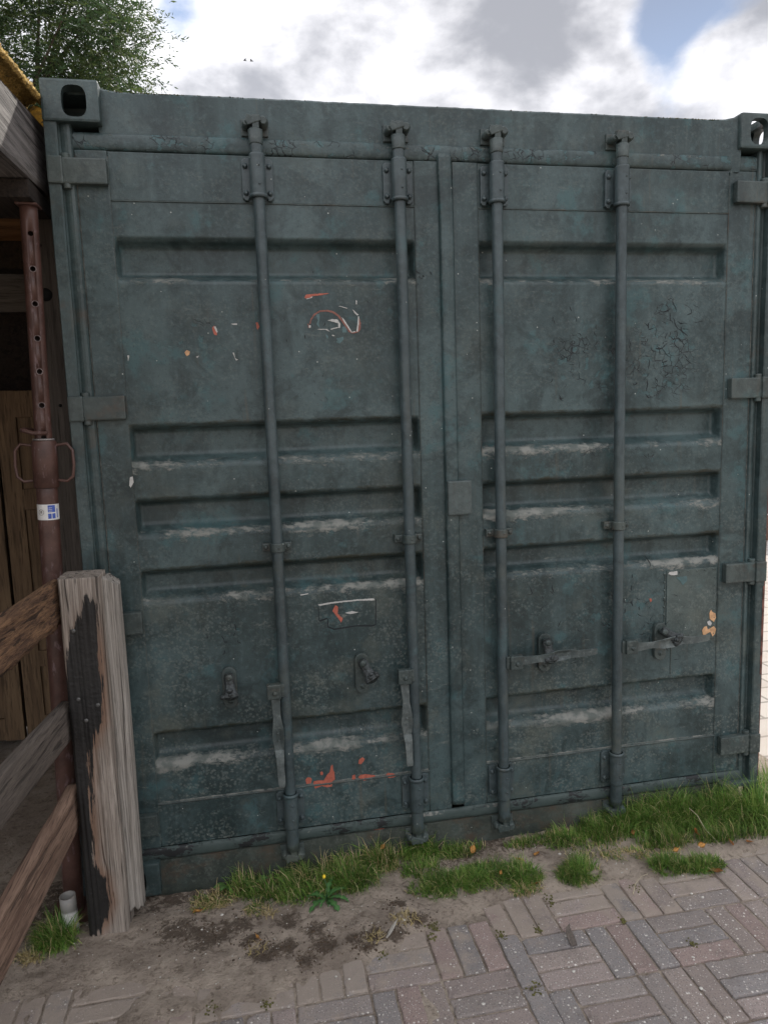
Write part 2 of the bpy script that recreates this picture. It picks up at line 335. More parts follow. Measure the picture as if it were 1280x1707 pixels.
CHIPS=[('r',[(7413,19754),(7461,19847),(7728,19868),(8142,19886),(8210,19875),(7920,19821),(7676,19798),(7601,19753),(7454,19718)]),('w',[(7454,19713),(7601,19751),(7676,19793),(7644,19737),(7490,19695)]),('d',[(7526,18915),(7570,19080),(7699,19245),(7874,19344),(8120,19366),(8338,19313),(8505,19193),(8693,18952),(8832,18711),(8904,18650),(9054,18666),(9113,18901),(9147,19140),(9215,18972),(9207,18755),(9128,18641),(8927,18602),(8805,18651),(8642,18905),(8454,19157),(8287,19265),(8093,19314),(7884,19296),(7722,19198),(7597,19033),(7563,18914)]),('w',[(8589,19125),(8637,19096),(8788,18856),(8905,18657),(9030,18680),(9004,18642),(8891,18624),(8785,18784),(8645,19001)]),('w',[(9059,18656),(9101,18901),(9135,19164),(9162,19140),(9148,18900),(9104,18655)]),('w',[(8945,19369),(9005,19333),(9149,19193),(9111,19169),(9015,19261)]),('d',[(7471,18939),(7525,18891),(7557,18796),(7484,18796)]),('w',[(7508,18879),(7573,18879),(7558,18807),(7520,18777)]),('w',[(8130,19028),(8254,19066),(8450,19050),(8520,18942),(8543,18906),(8513,18786),(8469,18787),(8465,18930),(8299,18979)]),('w',[(8216,18753),(8316,18793),(8465,18811),(8451,18782),(8314,18750),(8227,18722)]),('w',[(7762,18741),(7897,18759),(8093,18757),(8188,18665),(8115,18695),(8043,18729),(7896,18725)]),('w',[(8492,19478),(8566,19478),(8798,19415),(8760,19396)]),('w',[(9080,19671),(9111,19643),(9107,19523),(9072,19528)]),('w',[(8232,18562),(8282,18573),(8342,18529),(8280,18525)]),('t',[(7759,19221),(7869,19232),(7876,19102),(7831,18912),(7873,18769),(7758,18913),(7812,19031)]),('t',[(8588,18810),(8676,18833),(8747,18760),(8730,18640),(8594,18642)]),('t',[(8376,18452),(8625,18497),(8621,18401),(8492,18282),(8371,18332),(8422,18379)]),('t',[(8037,18600),(8120,18527),(8104,18431),(8069,18480)]),('r',[(7872,9313),(7978,9511),(8072,9445),(8046,9216),(8216,9019),(8154,8875),(8055,9050)]),('w',[(8289,9212),(8535,9258),(8778,9196),(8490,9154)]),('w',[(7386,9584),(7821,9630),(8754,9654),(9328,9642),(9350,9573),(8752,9605),(7859,9578),(7416,9532)]),('k',[(7401,9558),(7417,9556),(7401,9023),(7678,9098),(7730,9011),(7705,8790),(7903,8690),(8761,8739),(9269,8695),(9345,8730),(9376,9605),(9408,9602),(9377,8702),(9268,8645),(8677,8697),(7901,8640),(7671,8751),(7692,9048),(7431,8971),(7377,9025)]),('w',[(6799,9974),(7078,10001),(7076,9968),(6813,9940)]),('r',[(6673,3339),(6739,3417),(6862,3381),(6895,3297),(6853,3183),(6696,3170)]),('r',[(6931,3106),(6949,3237),(7106,3249),(7306,3223),(7427,3407),(7526,3494),(7579,3719),(7645,3777),(7660,3543),(7695,3472),(7703,3204),(7605,3137),(7585,2966),(7408,2963),(7222,3034),(6999,2964)]),('r',[(8555,3696),(8600,3857),(8717,3909),(8791,3833),(8743,3739),(8643,3651)]),('r',[(8305,3159),(8328,3270),(8425,3298),(8432,3142),(8354,3106)]),('r',[(8529,3177),(8629,3271),(8821,3260),(9141,3178),(9125,3099),(8878,3064),(8749,3034),(8623,3097)]),('r',[(9528,3135),(9595,3214),(9789,3169),(9950,3080),(9784,3013),(9622,3021)]),('r',[(7194,3536),(7258,3568),(7305,3489),(7271,3420),(7209,3442)]),('r',[(4441,18829),(4521,18892),(4601,18731),(4579,18591),(4491,18617)]),('w',[(4494,18860),(4558,18872),(4612,18705),(4584,18667)]),('o',[(3548,18074),(3617,18156),(3721,18103),(3689,18001),(3604,17964)]),('r',[(5815,18976),(5880,18989),(5925,18846),(5853,18731)]),('w',[(5037,18951),(5230,18956),(5227,18904),(5099,18906)]),('w',[(5035,18050),(5087,18043),(5102,17855),(5197,17821),(5131,17796)]),('w',[(1818,18007),(1879,18006),(1828,17817)]),('w',[(3887,17934),(3991,17971),(3936,17894)]),('w',[(1619,14212),(1703,14241),(1719,14043),(1619,13883),(1574,13951)]),('w',[(20461,9697),(20517,9774),(20835,9778),(20838,9643),(20607,9633)]),('t',[(20782,9540),(21247,9559),(21251,9370),(21080,9221),(20960,9392)]),('o',[(22284,8187),(22335,8084),(22468,8018),(22503,7849),(22418,7690),(22236,7817),(22217,8039)]),('w',[(22120,7716),(22237,7761),(22330,7643),(22274,7537),(22171,7590)]),('o',[(21920,7402),(22006,7533),(22124,7550),(22158,7409),(22423,7524),(22517,7405),(22480,7214),(22376,7112),(22280,7315),(22074,7222),(21987,7147)]),('r',[(19730,8787),(19805,8808),(19846,8713),(19790,8663)]),('r',[(8523,1171),(9396,1067),(9398,1113),(8526,1263)]),('k',[(20265,18507),(20277,18461),(20247,18426),(20234,18380),(20215,18333),(20211,18283),(20204,18281),(20193,18327),(20204,18372),(20217,18418),(20256,18455),(20258,18505)]),('k',[(19603,18927),(19591,18877),(19552,18840),(19553,18782),(19541,18724),(19544,18665),(19535,18662),(19510,18715),(19510,18770),(19510,18827),(19561,18868),(19594,18924)]),('k',[(19830,17972),(19936,17925),(20052,17934),(20148,17986),(20216,18062),(20281,18137),(20276,18136),(20200,18057),(20125,17980),(20030,17927),(19920,17920),(19825,17971)]),('k',[(19887,18762),(19836,18705),(19756,18685),(19686,18638),(19594,18643),(19514,18599),(19508,18597),(19574,18638),(19659,18630),(19728,18677),(19816,18700),(19881,18760)]),('k',[(19407,18846),(19457,18810),(19502,18771),(19549,18737),(19558,18683),(19552,18627),(19546,18625),(19538,18677),(19521,18729),(19474,18763),(19437,18804),(19400,18844)]),('k',[(20053,18028),(20112,17930),(20198,17847),(20263,17753),(20350,17675),(20455,17622),(20449,17621),(20332,17670),(20238,17745),(20173,17840),(20094,17925),(20048,18027)]),('k',[(19427,17979),(19403,17883),(19342,17801),(19266,17726),(19181,17656),(19162,17553),(19157,17552),(19165,17652),(19243,17720),(19319,17794),(19387,17878),(19422,17978)]),('k',[(20295,18231),(20267,18203),(20222,18216),(20177,18193),(20130,18164),(20139,18118),(20131,18115),(20104,18157),(20140,18183),(20184,18205),(20241,18195),(20287,18229)]),('k',[(20887,18739),(20839,18696),(20832,18629),(20867,18565),(20903,18502),(20911,18429),(20902,18427),(20872,18493),(20824,18552),(20788,18616),(20808,18687),(20878,18736)]),('k',[(19823,18689),(19846,18627),(19846,18563),(19836,18499),(19817,18435),(19829,18370),(19825,18369),(19803,18431),(19816,18493),(19825,18557),(19831,18623),(19818,18688)]),('k',[(20141,18525),(20111,18480),(20065,18445),(20013,18414),(19962,18376),(19921,18328),(19916,18327),(19946,18372),(19991,18408),(20044,18439),(20095,18475),(20136,18524)]),('k',[(21134,18607),(21085,18620),(21033,18637),(20976,18626),(20916,18643),(20852,18656),(20844,18654),(20892,18636),(20943,18616),(20999,18627),(21061,18613),(21126,18604)]),('k',[(20283,18146),(20248,18106),(20196,18079),(20163,18027),(20105,17990),(20039,17954),(20030,17952),(20075,17981),(20121,18015),(20154,18067),(20218,18098),(20274,18143)]),('k',[(20260,18367),(20211,18349),(20156,18360),(20097,18355),(20039,18376),(19979,18395),(19974,18393),(20024,18372),(20076,18349),(20134,18354),(20196,18344),(20256,18366)]),('k',[(21163,19340),(21213,19276),(21241,19204),(21186,19147),(21097,19151),(21022,19107),(21017,19105),(21081,19146),(21163,19140),(21218,19197),(21197,19271),(21158,19339)]),('k',[(19639,18011),(19689,17923),(19774,17857),(19882,17843),(19986,17841),(20027,17750),(20020,17748),(19962,17834),(19849,17834),(19741,17847),(19666,17916),(19631,18009)]),('k',[(20527,18870),(20438,18849),(20343,18846),(20248,18829),(20159,18872),(20062,18903),(20057,18901),(20144,18867),(20226,18823),(20322,18840),(20422,18845),(20522,18868)]),('k',[(20681,18657),(20779,18607),(20872,18555),(20957,18498),(21031,18435),(21104,18372),(21094,18369),(21000,18426),(20914,18486),(20829,18543),(20748,18598),(20671,18654)]),('k',[(20505,19024),(20560,18934),(20584,18835),(20629,18742),(20690,18656),(20779,18598),(20771,18596),(20666,18649),(20595,18732),(20550,18826),(20535,18927),(20498,19022)]),('k',[(21285,19490),(21320,19453),(21368,19432),(21419,19424),(21458,19396),(21504,19389),(21499,19387),(21443,19391),(21398,19417),(21347,19426),(21305,19449),(21280,19488)]),('k',[(20727,18334),(20762,18297),(20788,18258),(20817,18220),(20855,18196),(20892,18176),(20882,18173),(20826,18187),(20776,18208),(20747,18246),(20733,18289),(20718,18331)]),('k',[(20375,19338),(20308,19257),(20200,19220),(20082,19230),(19975,19284),(19852,19298),(19847,19296),(19959,19279),(20059,19224),(20178,19214),(20292,19253),(20370,19337)]),('k',[(18804,18312),(18825,18214),(18875,18123),(18825,18034),(18857,17937),(18841,17835),(18835,17833),(18840,17932),(18801,18027),(18851,18116),(18807,18209),(18799,18310)]),('k',[(21065,17655),(21037,17588),(21093,17525),(21161,17475),(21226,17425),(21291,17377),(21285,17375),(21206,17419),(21132,17467),(21064,17517),(21017,17582),(21059,17653)]),('k',[(19861,18065),(19930,18016),(19996,17965),(19986,17890),(20015,17819),(19988,17745),(19983,17744),(20000,17814),(19963,17884),(19974,17958),(19915,18011),(19856,18063)]),('k',[(21351,18875),(21421,18841),(21492,18870),(21563,18884),(21617,18917),(21676,18890),(21666,18887),(21587,18908),(21520,18872),(21449,18858),(21391,18832),(21341,18873)]),('k',[(20461,19656),(20489,19567),(20528,19480),(20585,19400),(20615,19309),(20628,19215),(20621,19213),(20594,19303),(20556,19391),(20499,19471),(20468,19561),(20454,19654)]),('k',[(20400,19175),(20388,19098),(20388,19019),(20398,18938),(20474,18896),(20502,18818),(20496,18817),(20454,18890),(20370,18930),(20360,19010),(20368,19092),(20393,19173)]),('k',[(20744,17952),(20741,17908),(20700,17888),(20665,17856),(20619,17833),(20605,17787),(20600,17786),(20604,17829),(20644,17850),(20679,17882),(20726,17904),(20739,17950)]),('k',[(20676,18909),(20757,18860),(20830,18804),(20908,18844),(20994,18841),(21065,18798),(21055,18795),(20963,18832),(20865,18832),(20787,18791),(20727,18851),(20666,18907)]),('k',[(19313,17699),(19378,17694),(19433,17716),(19487,17718),(19527,17689),(19571,17681),(19562,17678),(19497,17680),(19444,17706),(19390,17704),(19347,17686),(19304,17696)]),('k',[(19552,16879),(19539,16801),(19560,16718),(19548,16635),(19514,16553),(19510,16466),(19501,16463),(19484,16545),(19506,16623),(19518,16707),(19509,16792),(19542,16876)]),('k',[(19607,17101),(19556,17062),(19555,16995),(19491,16960),(19431,16912),(19380,16854),(19372,16852),(19406,16905),(19455,16950),(19520,16985),(19531,17055),(19599,17099)]),('k',[(20844,16680),(20782,16665),(20713,16671),(20642,16689),(20572,16717),(20564,16781),(20558,16779),(20552,16712),(20614,16681),(20685,16663),(20762,16660),(20838,16678)]),('k',[(20303,17533),(20284,17496),(20243,17474),(20190,17486),(20129,17484),(20074,17454),(20064,17451),(20098,17475),(20146,17474),(20200,17462),(20253,17487),(20293,17531)]),('k',[(20024,17200),(20045,17165),(20068,17131),(20079,17093),(20035,17079),(19988,17088),(19983,17086),(20020,17075),(20058,17087),(20047,17125),(20030,17161),(20019,17199)]),('k',[(19445,16360),(19520,16327),(19560,16267),(19624,16229),(19692,16236),(19749,16260),(19739,16257),(19661,16227),(19581,16217),(19517,16255),(19489,16318),(19435,16357)]),('k',[(19565,17609),(19601,17538),(19611,17463),(19605,17387),(19573,17315),(19560,17236),(19553,17234),(19550,17308),(19573,17378),(19579,17454),(19578,17532),(19558,17607)]),('k',[(19126,16781),(19132,16730),(19086,16705),(19031,16688),(18990,16730),(18953,16775),(18946,16773),(18968,16724),(19001,16679),(19056,16696),(19111,16724),(19119,16779)]),('k',[(19832,16947),(19845,16904),(19889,16875),(19925,16840),(19940,16796),(19909,16753),(19901,16751),(19916,16789),(19891,16831),(19856,16865),(19821,16897),(19825,16945)]),('k',[(20411,17131),(20383,17094),(20338,17070),(20312,17023),(20256,16994),(20187,16986),(20177,16984),(20226,16986),(20270,17012),(20296,17059),(20353,17086),(20402,17128)]),('k',[(20008,17296),(20085,17298),(20157,17315),(20217,17349),(20285,17353),(20335,17391),(20330,17390),(20270,17349),(20195,17343),(20135,17309),(20070,17294),(20003,17295)]),('k',[(16156,16418),(16206,16373),(16203,16316),(16235,16263),(16281,16224),(16336,16220),(16327,16218),(16252,16216),(16194,16251),(16163,16305),(16177,16365),(16147,16416)]),('k',[(15973,18346),(15966,18324),(15973,18297),(15975,18267),(15982,18239),(15991,18212),(15983,18209),(15956,18231),(15939,18257),(15937,18286),(15940,18317),(15965,18344)]),('k',[(16893,17551),(16940,17513),(16935,17461),(16934,17407),(16932,17352),(16927,17296),(16922,17295),(16916,17347),(16912,17400),(16913,17454),(16925,17509),(16888,17549)]),('k',[(17454,18618),(17467,18564),(17494,18514),(17515,18462),(17565,18432),(17573,18377),(17569,18375),(17550,18428),(17495,18456),(17473,18508),(17453,18560),(17450,18616)]),('k',[(16774,19097),(16762,19051),(16805,19019),(16811,18969),(16814,18919),(16857,18894),(16853,18893),(16799,18915),(16791,18963),(16785,19013),(16747,19047),(16769,19095)]),('k',[(16399,16787),(16428,16750),(16407,16713),(16378,16679),(16334,16656),(16293,16626),(16288,16625),(16318,16651),(16355,16672),(16384,16707),(16411,16745),(16394,16785)]),('k',[(16824,18527),(16875,18525),(16922,18523),(16955,18498),(16971,18462),(16980,18424),(16973,18422),(16946,18455),(16921,18488),(16888,18513),(16850,18518),(16816,18525)]),('k',[(16358,16293),(16337,16290),(16311,16289),(16278,16291),(16242,16301),(16228,16328),(16219,16325),(16211,16292),(16236,16279),(16268,16277),(16307,16281),(16349,16291)]),('k',[(15925,19100),(15943,19064),(15946,19027),(15945,18988),(15938,18947),(15895,18925),(15888,18923),(15917,18941),(15915,18979),(15916,19018),(15922,19058),(15918,19098)]),('k',[(18547,16528),(18533,16482),(18483,16470),(18425,16480),(18367,16506),(18336,16554),(18326,16551),(18337,16497),(18383,16468),(18441,16458),(18504,16474),(18538,16525)]),('k',[(18245,17581),(18237,17559),(18247,17532),(18219,17519),(18195,17498),(18176,17470),(18170,17469),(18175,17492),(18192,17512),(18219,17524),(18218,17553),(18239,17579)]),('k',[(17319,17830),(17258,17834),(17194,17848),(17124,17858),(17070,17903),(16995,17924),(16987,17922),(17045,17896),(17089,17848),(17158,17837),(17232,17826),(17311,17827)]),('k',[(15992,18989),(15981,18965),(15987,18935),(15995,18904),(16014,18880),(16011,18847),(16004,18845),(15992,18874),(15965,18895),(15957,18926),(15960,18958),(15985,18987)]),('k',[(17550,18807),(17540,18777),(17539,18744),(17539,18709),(17548,18675),(17566,18645),(17560,18643),(17531,18669),(17514,18701),(17514,18736),(17522,18772),(17544,18805)]),('k',[(15921,16993),(15919,16958),(15912,16921),(15894,16885),(15857,16855),(15804,16856),(15794,16853),(15827,16847),(15851,16873),(15870,16909),(15889,16949),(15912,16990)]),('k',[(16557,19448),(16571,19414),(16591,19380),(16599,19343),(16617,19309),(16616,19270),(16608,19267),(16591,19302),(16563,19332),(16555,19369),(16546,19406),(16549,19446)]),('k',[(16811,7032),(16804,6965),(16809,6895),(16800,6824),(16799,6751),(16750,6691),(16742,6689),(16772,6744),(16762,6815),(16771,6886),(16776,6959),(16802,7030)]),('k',[(19064,8764),(19047,8735),(19048,8695),(19061,8654),(19070,8612),(19079,8570),(19071,8568),(19044,8605),(19025,8645),(19011,8687),(19021,8729),(19056,8762)]),('k',[(15423,7362),(15419,7324),(15428,7283),(15427,7242),(15430,7199),(15440,7158),(15434,7156),(15411,7195),(15400,7236),(15401,7277),(15399,7320),(15417,7360)]),('k',[(16559,6581),(16646,6590),(16721,6624),(16804,6615),(16874,6641),(16936,6676),(16930,6675),(16855,6636),(16777,6609),(16694,6618),(16627,6586),(16553,6579)]),('k',[(18380,8571),(18408,8497),(18409,8422),(18407,8346),(18413,8268),(18462,8207),(18454,8205),(18388,8262),(18371,8338),(18373,8414),(18382,8491),(18372,8570)]),('k',[(20348,7037),(20355,6958),(20400,6882),(20464,6820),(20524,6758),(20568,6686),(20559,6684),(20494,6752),(20422,6811),(20358,6873),(20326,6951),(20339,7035)]),('k',[(14976,7872),(14953,7843),(14912,7857),(14865,7858),(14813,7852),(14759,7868),(14751,7866),(14787,7846),(14828,7850),(14875,7849),(14927,7837),(14968,7870)]),('k',[(19550,7822),(19560,7787),(19549,7756),(19525,7729),(19487,7712),(19452,7687),(19444,7685),(19464,7706),(19493,7722),(19517,7748),(19537,7782),(19543,7821)]),('k',[(19778,10371),(19799,10296),(19810,10220),(19814,10142),(19778,10070),(19737,9998),(19727,9995),(19747,10062),(19770,10131),(19766,10209),(19768,10288),(19768,10368)]),('k',[(16283,8274),(16230,8254),(16202,8201),(16172,8145),(16140,8086),(16116,8022),(16108,8020),(16115,8080),(16136,8137),(16167,8192),(16205,8248),(16275,8272)]),('k',[(17056,7805),(17013,7801),(16970,7790),(16921,7810),(16884,7849),(16865,7895),(16858,7894),(16863,7844),(16893,7803),(16941,7784),(16993,7796),(17049,7804)]),('k',[(21107,6356),(21052,6347),(20997,6329),(20931,6337),(20860,6345),(20797,6317),(20789,6315),(20837,6340),(20898,6329),(20964,6322),(21028,6342),(21100,6354)]),('k',[(19224,8888),(19257,8842),(19310,8816),(19361,8797),(19410,8790),(19454,8790),(19446,8788),(19383,8784),(19324,8788),(19273,8807),(19230,8836),(19216,8886)]),('k',[(20624,8899),(20685,8890),(20742,8887),(20792,8863),(20839,8845),(20874,8808),(20867,8807),(20818,8840),(20762,8856),(20712,8880),(20663,8885),(20618,8898)]),('k',[(19887,8142),(19874,8090),(19829,8059),(19814,8003),(19824,7943),(19780,7897),(19773,7896),(19803,7939),(19785,7997),(19800,8053),(19853,8085),(19881,8141)]),('k',[(19823,8532),(19829,8506),(19810,8491),(19785,8475),(19762,8450),(19737,8422),(19728,8420),(19731,8443),(19742,8465),(19767,8481),(19798,8498),(19813,8530)]),('k',[(19762,7338),(19778,7291),(19792,7242),(19789,7193),(19778,7143),(19774,7091),(19765,7089),(19749,7136),(19749,7184),(19752,7233),(19749,7284),(19753,7336)]),('k',[(19750,8736),(19719,8692),(19666,8670),(19610,8642),(19569,8592),(19500,8573),(19492,8571),(19544,8586),(19575,8634),(19631,8661),(19694,8686),(19742,8734)]),('k',[(20300,8708),(20342,8665),(20402,8650),(20448,8617),(20492,8591),(20528,8557),(20518,8555),(20460,8583),(20403,8607),(20357,8639),(20310,8658),(20290,8706)]),('k',[(19362,8545),(19350,8520),(19337,8492),(19349,8458),(19344,8421),(19347,8385),(19340,8383),(19321,8416),(19316,8450),(19304,8484),(19327,8514),(19355,8543)]),('k',[(19035,9788),(19059,9759),(19043,9736),(19053,9703),(19044,9668),(19053,9636),(19043,9634),(19012,9661),(19009,9692),(18999,9725),(19027,9751),(19025,9786)]),('k',[(18773,8495),(18776,8442),(18780,8387),(18753,8340),(18687,8338),(18617,8349),(18607,8347),(18655,8331),(18708,8329),(18736,8377),(18744,8435),(18763,8493)]),('k',[(19034,9391),(19025,9348),(19029,9300),(19006,9257),(19019,9208),(19004,9156),(18994,9154),(18989,9200),(18963,9247),(18986,9290),(18995,9341),(19024,9389)]),('k',[(20621,7920),(20572,7893),(20520,7864),(20483,7814),(20426,7777),(20354,7761),(20346,7759),(20402,7771),(20450,7806),(20487,7856),(20548,7887),(20613,7918)]),('k',[(19610,7912),(19688,7874),(19747,7816),(19816,7841),(19885,7811),(19953,7806),(19944,7804),(19856,7804),(19775,7831),(19706,7807),(19659,7867),(19600,7910)]),('k',[(19263,8270),(19327,8220),(19395,8179),(19466,8156),(19534,8148),(19596,8155),(19587,8153),(19506,8142),(19427,8147),(19355,8170),(19298,8214),(19254,8268)]),('k',[(15211,9356),(15142,9369),(15103,9434),(15078,9506),(15052,9576),(15004,9639),(14998,9637),(15033,9572),(15051,9499),(15076,9428),(15122,9365),(15205,9354)]),('k',[(15851,9903),(15876,9874),(15914,9864),(15945,9844),(15977,9830),(16007,9825),(16003,9824),(15961,9826),(15924,9839),(15893,9859),(15861,9870),(15846,9902)]),('k',[(15476,9262),(15497,9233),(15512,9203),(15533,9176),(15534,9143),(15530,9109),(15524,9108),(15516,9139),(15509,9170),(15487,9197),(15479,9229),(15471,9261)]),('k',[(14994,8625),(15073,8590),(15153,8567),(15232,8557),(15306,8546),(15375,8518),(15369,8516),(15286,8541),(15203,8550),(15125,8560),(15053,8586),(14988,8623)]),('k',[(15743,9408),(15799,9390),(15853,9372),(15885,9330),(15920,9291),(15948,9248),(15942,9247),(15902,9287),(15860,9324),(15828,9366),(15781,9386),(15737,9406)]),('k',[(15887,9619),(15887,9556),(15893,9490),(15928,9429),(15925,9361),(15976,9321),(15968,9319),(15897,9354),(15888,9420),(15853,9481),(15858,9549),(15878,9617)]),('k',[(15658,8914),(15609,8870),(15545,8845),(15493,8795),(15458,8729),(15430,8657),(15423,8655),(15434,8723),(15460,8788),(15512,8837),(15586,8865),(15650,8912)]),('k',[(15141,9417),(15114,9376),(15096,9325),(15035,9326),(14969,9332),(14899,9322),(14890,9319),(14939,9325),(14994,9316),(15055,9315),(15085,9369),(15132,9415)]),('k',[(7795,20691),(7787,20678),(7782,20659),(7786,20638),(7777,20616),(7750,20604),(7744,20602),(7757,20609),(7758,20629),(7754,20650),(7767,20671),(7789,20689)]),('k',[(6771,18454),(6772,18432),(6779,18411),(6786,18389),(6781,18365),(6790,18345),(6786,18344),(6767,18361),(6767,18383),(6760,18405),(6758,18428),(6767,18452)]),('k',[(7939,16573),(7960,16546),(7993,16532),(8014,16506),(8024,16475),(8016,16440),(8012,16439),(8011,16471),(7996,16501),(7975,16527),(7948,16543),(7935,16572)]),('k',[(8030,18968),(8051,18939),(8053,18907),(8028,18883),(7999,18856),(7963,18831),(7955,18828),(7972,18848),(7991,18871),(8016,18895),(8025,18931),(8022,18965)]),('k',[(7583,16711),(7596,16698),(7613,16689),(7620,16674),(7621,16657),(7627,16643),(7622,16641),(7606,16652),(7599,16668),(7592,16682),(7582,16693),(7578,16709)]),('k',[(5890,16353),(5923,16341),(5954,16329),(5977,16309),(6003,16300),(6024,16311),(6018,16309),(5984,16294),(5950,16301),(5927,16321),(5904,16336),(5884,16352)]),('k',[(9418,19663),(9444,19638),(9477,19625),(9499,19598),(9529,19586),(9559,19587),(9555,19585),(9515,19582),(9479,19592),(9458,19619),(9430,19634),(9413,19662)]),('k',[(7913,17299),(7906,17288),(7902,17272),(7901,17255),(7891,17237),(7872,17223),(7867,17221),(7874,17232),(7877,17247),(7878,17265),(7889,17282),(7907,17297)]),('k',[(6762,19112),(6753,19088),(6743,19064),(6735,19037),(6718,19012),(6704,18984),(6700,18983),(6705,19008),(6717,19031),(6726,19058),(6740,19084),(6759,19110)]),('k',[(7349,18588),(7368,18563),(7380,18536),(7385,18507),(7386,18477),(7398,18453),(7391,18451),(7363,18470),(7352,18497),(7347,18526),(7344,18556),(7342,18586)]),('k',[(4177,8619),(4180,8584),(4217,8578),(4249,8563),(4276,8543),(4305,8552),(4300,8551),(4262,8540),(4229,8558),(4197,8573),(4166,8580),(4172,8618)]),('k',[(4574,8840),(4580,8815),(4573,8793),(4551,8780),(4541,8753),(4530,8724),(4522,8722),(4517,8747),(4517,8772),(4539,8784),(4556,8809),(4566,8838)]),('k',[(4654,8596),(4658,8550),(4661,8504),(4705,8495),(4737,8463),(4765,8430),(4760,8429),(4720,8458),(4682,8489),(4638,8498),(4641,8546),(4649,8595)]),('k',[(3679,8810),(3681,8785),(3673,8761),(3682,8735),(3704,8730),(3724,8734),(3718,8733),(3686,8725),(3657,8728),(3647,8754),(3662,8780),(3673,8809)]),('k',[(4569,9148),(4599,9107),(4614,9061),(4631,9015),(4622,8965),(4607,8915),(4600,8914),(4599,8960),(4599,9007),(4582,9053),(4576,9101),(4561,9146)]),('k',[(4316,8534),(4289,8519),(4256,8523),(4224,8541),(4210,8577),(4213,8612),(4208,8610),(4193,8572),(4201,8535),(4233,8518),(4273,8515),(4310,8533)]),('k',[(4225,8291),(4196,8261),(4205,8212),(4195,8163),(4159,8125),(4105,8124),(4098,8123),(4139,8120),(4167,8156),(4177,8205),(4176,8256),(4219,8290)]),('k',[(4147,8788),(4148,8745),(4175,8708),(4202,8672),(4205,8626),(4229,8591),(4223,8590),(4186,8621),(4175,8665),(4149,8701),(4129,8740),(4141,8786)]),('k',[(4220,8446),(4262,8441),(4300,8434),(4333,8442),(4358,8460),(4386,8456),(4380,8455),(4338,8455),(4305,8435),(4271,8426),(4241,8435),(4214,8445)]),('k',[(4001,8475),(4002,8433),(3966,8424),(3926,8412),(3892,8380),(3849,8356),(3843,8355),(3871,8374),(3896,8404),(3936,8417),(3981,8427),(3994,8473)]),('k',[(11124,20600),(11158,20577),(11182,20549),(11218,20541),(11245,20522),(11272,20510),(11263,20508),(11218,20514),(11181,20530),(11145,20537),(11132,20569),(11116,20597)]),('k',[(11387,20475),(11376,20465),(11366,20452),(11355,20436),(11348,20416),(11333,20397),(11328,20395),(11331,20410),(11332,20428),(11343,20445),(11360,20460),(11382,20473)]),('k',[(11336,20457),(11355,20445),(11375,20435),(11387,20420),(11402,20412),(11416,20408),(11410,20406),(11384,20407),(11361,20412),(11350,20427),(11337,20439),(11331,20456)]),('k',[(11043,20393),(11065,20384),(11089,20388),(11107,20380),(11115,20365),(11112,20345),(11105,20343),(11092,20358),(11075,20370),(11057,20378),(11043,20377),(11036,20391)]),('k',[(11165,20200),(11181,20175),(11186,20148),(11156,20149),(11126,20131),(11088,20118),(11079,20115),(11099,20123),(11118,20138),(11149,20137),(11154,20167),(11156,20197)]),('k',[(11293,20402),(11283,20393),(11266,20390),(11246,20399),(11230,20415),(11203,20424),(11196,20421),(11205,20407),(11211,20388),(11231,20379),(11258,20385),(11285,20400)]),('k',[(11599,20584),(11604,20559),(11626,20540),(11637,20515),(11646,20490),(11660,20469),(11655,20467),(11628,20484),(11613,20507),(11602,20532),(11586,20554),(11594,20583)]),('k',[(11293,20375),(11313,20367),(11316,20350),(11298,20343),(11277,20346),(11256,20352),(11251,20351),(11262,20341),(11277,20337),(11295,20343),(11298,20362),(11289,20373)])]
# ------------------------------------------------------------------ container
Wd, H, LEN = 2.438, 2.591, 6.058
C = empty('shipping_container', (0, 0, 0))
tag(C, 'dark green twenty foot shipping container seen from its closed, weathered double doors', 'container')
def hexbox(pts):
    bm = bmesh.new(); box(bm, *pts); return bm
# side walls (corrugated), roof, rear wall
def side(x, sgn):
    bm = bmesh.new(); prof = []; y = .10; i = 0
    while y < LEN-.1:
        prof += [(y, 0), (y+.07, 0), (y+.105, 1), (y+.175, 1)]; y += .21
    lo = [bm.verts.new((x+sgn*.034*p[1], p[0], .14)) for p in prof]; hi = [bm.verts.new((x+sgn*.034*p[1], p[0], 2.50)) for p in prof]
    for a in range(len(prof)-1): bm.faces.new((lo[a], lo[a+1], hi[a+1], hi[a]))
    bmesh.ops.solidify(bm, geom=bm.faces[:], thickness=.003)
    box(bm, x-.03, x+.03, .18, LEN-.18, 2.49, 2.572, .004); box(bm, x-.028, x+.028, .18, LEN-.18, 0.02, .16, .004)
    return bm
obj('side_wall', side(.035, 1), m_post, C)
o = obj('side_wall', side(Wd-.035, -1), m_red2, C); o['label'] = 'rusty red right side wall'
bm = bmesh.new(); box(bm, .03, Wd-.03, .16, LEN-.05, 2.545, 2.562, .002); obj('roof', bm, m_post, C)
bm = bmesh.new(); box(bm, .06, Wd-.06, LEN-.06, LEN-.02, .1, 2.5, .004); obj('rear_wall', bm, m_post, C)
bm = bmesh.new(); box(bm, .03, Wd-.03, .12, LEN-.05, .03, .08, .004); obj('underframe', bm, m_sill, C)
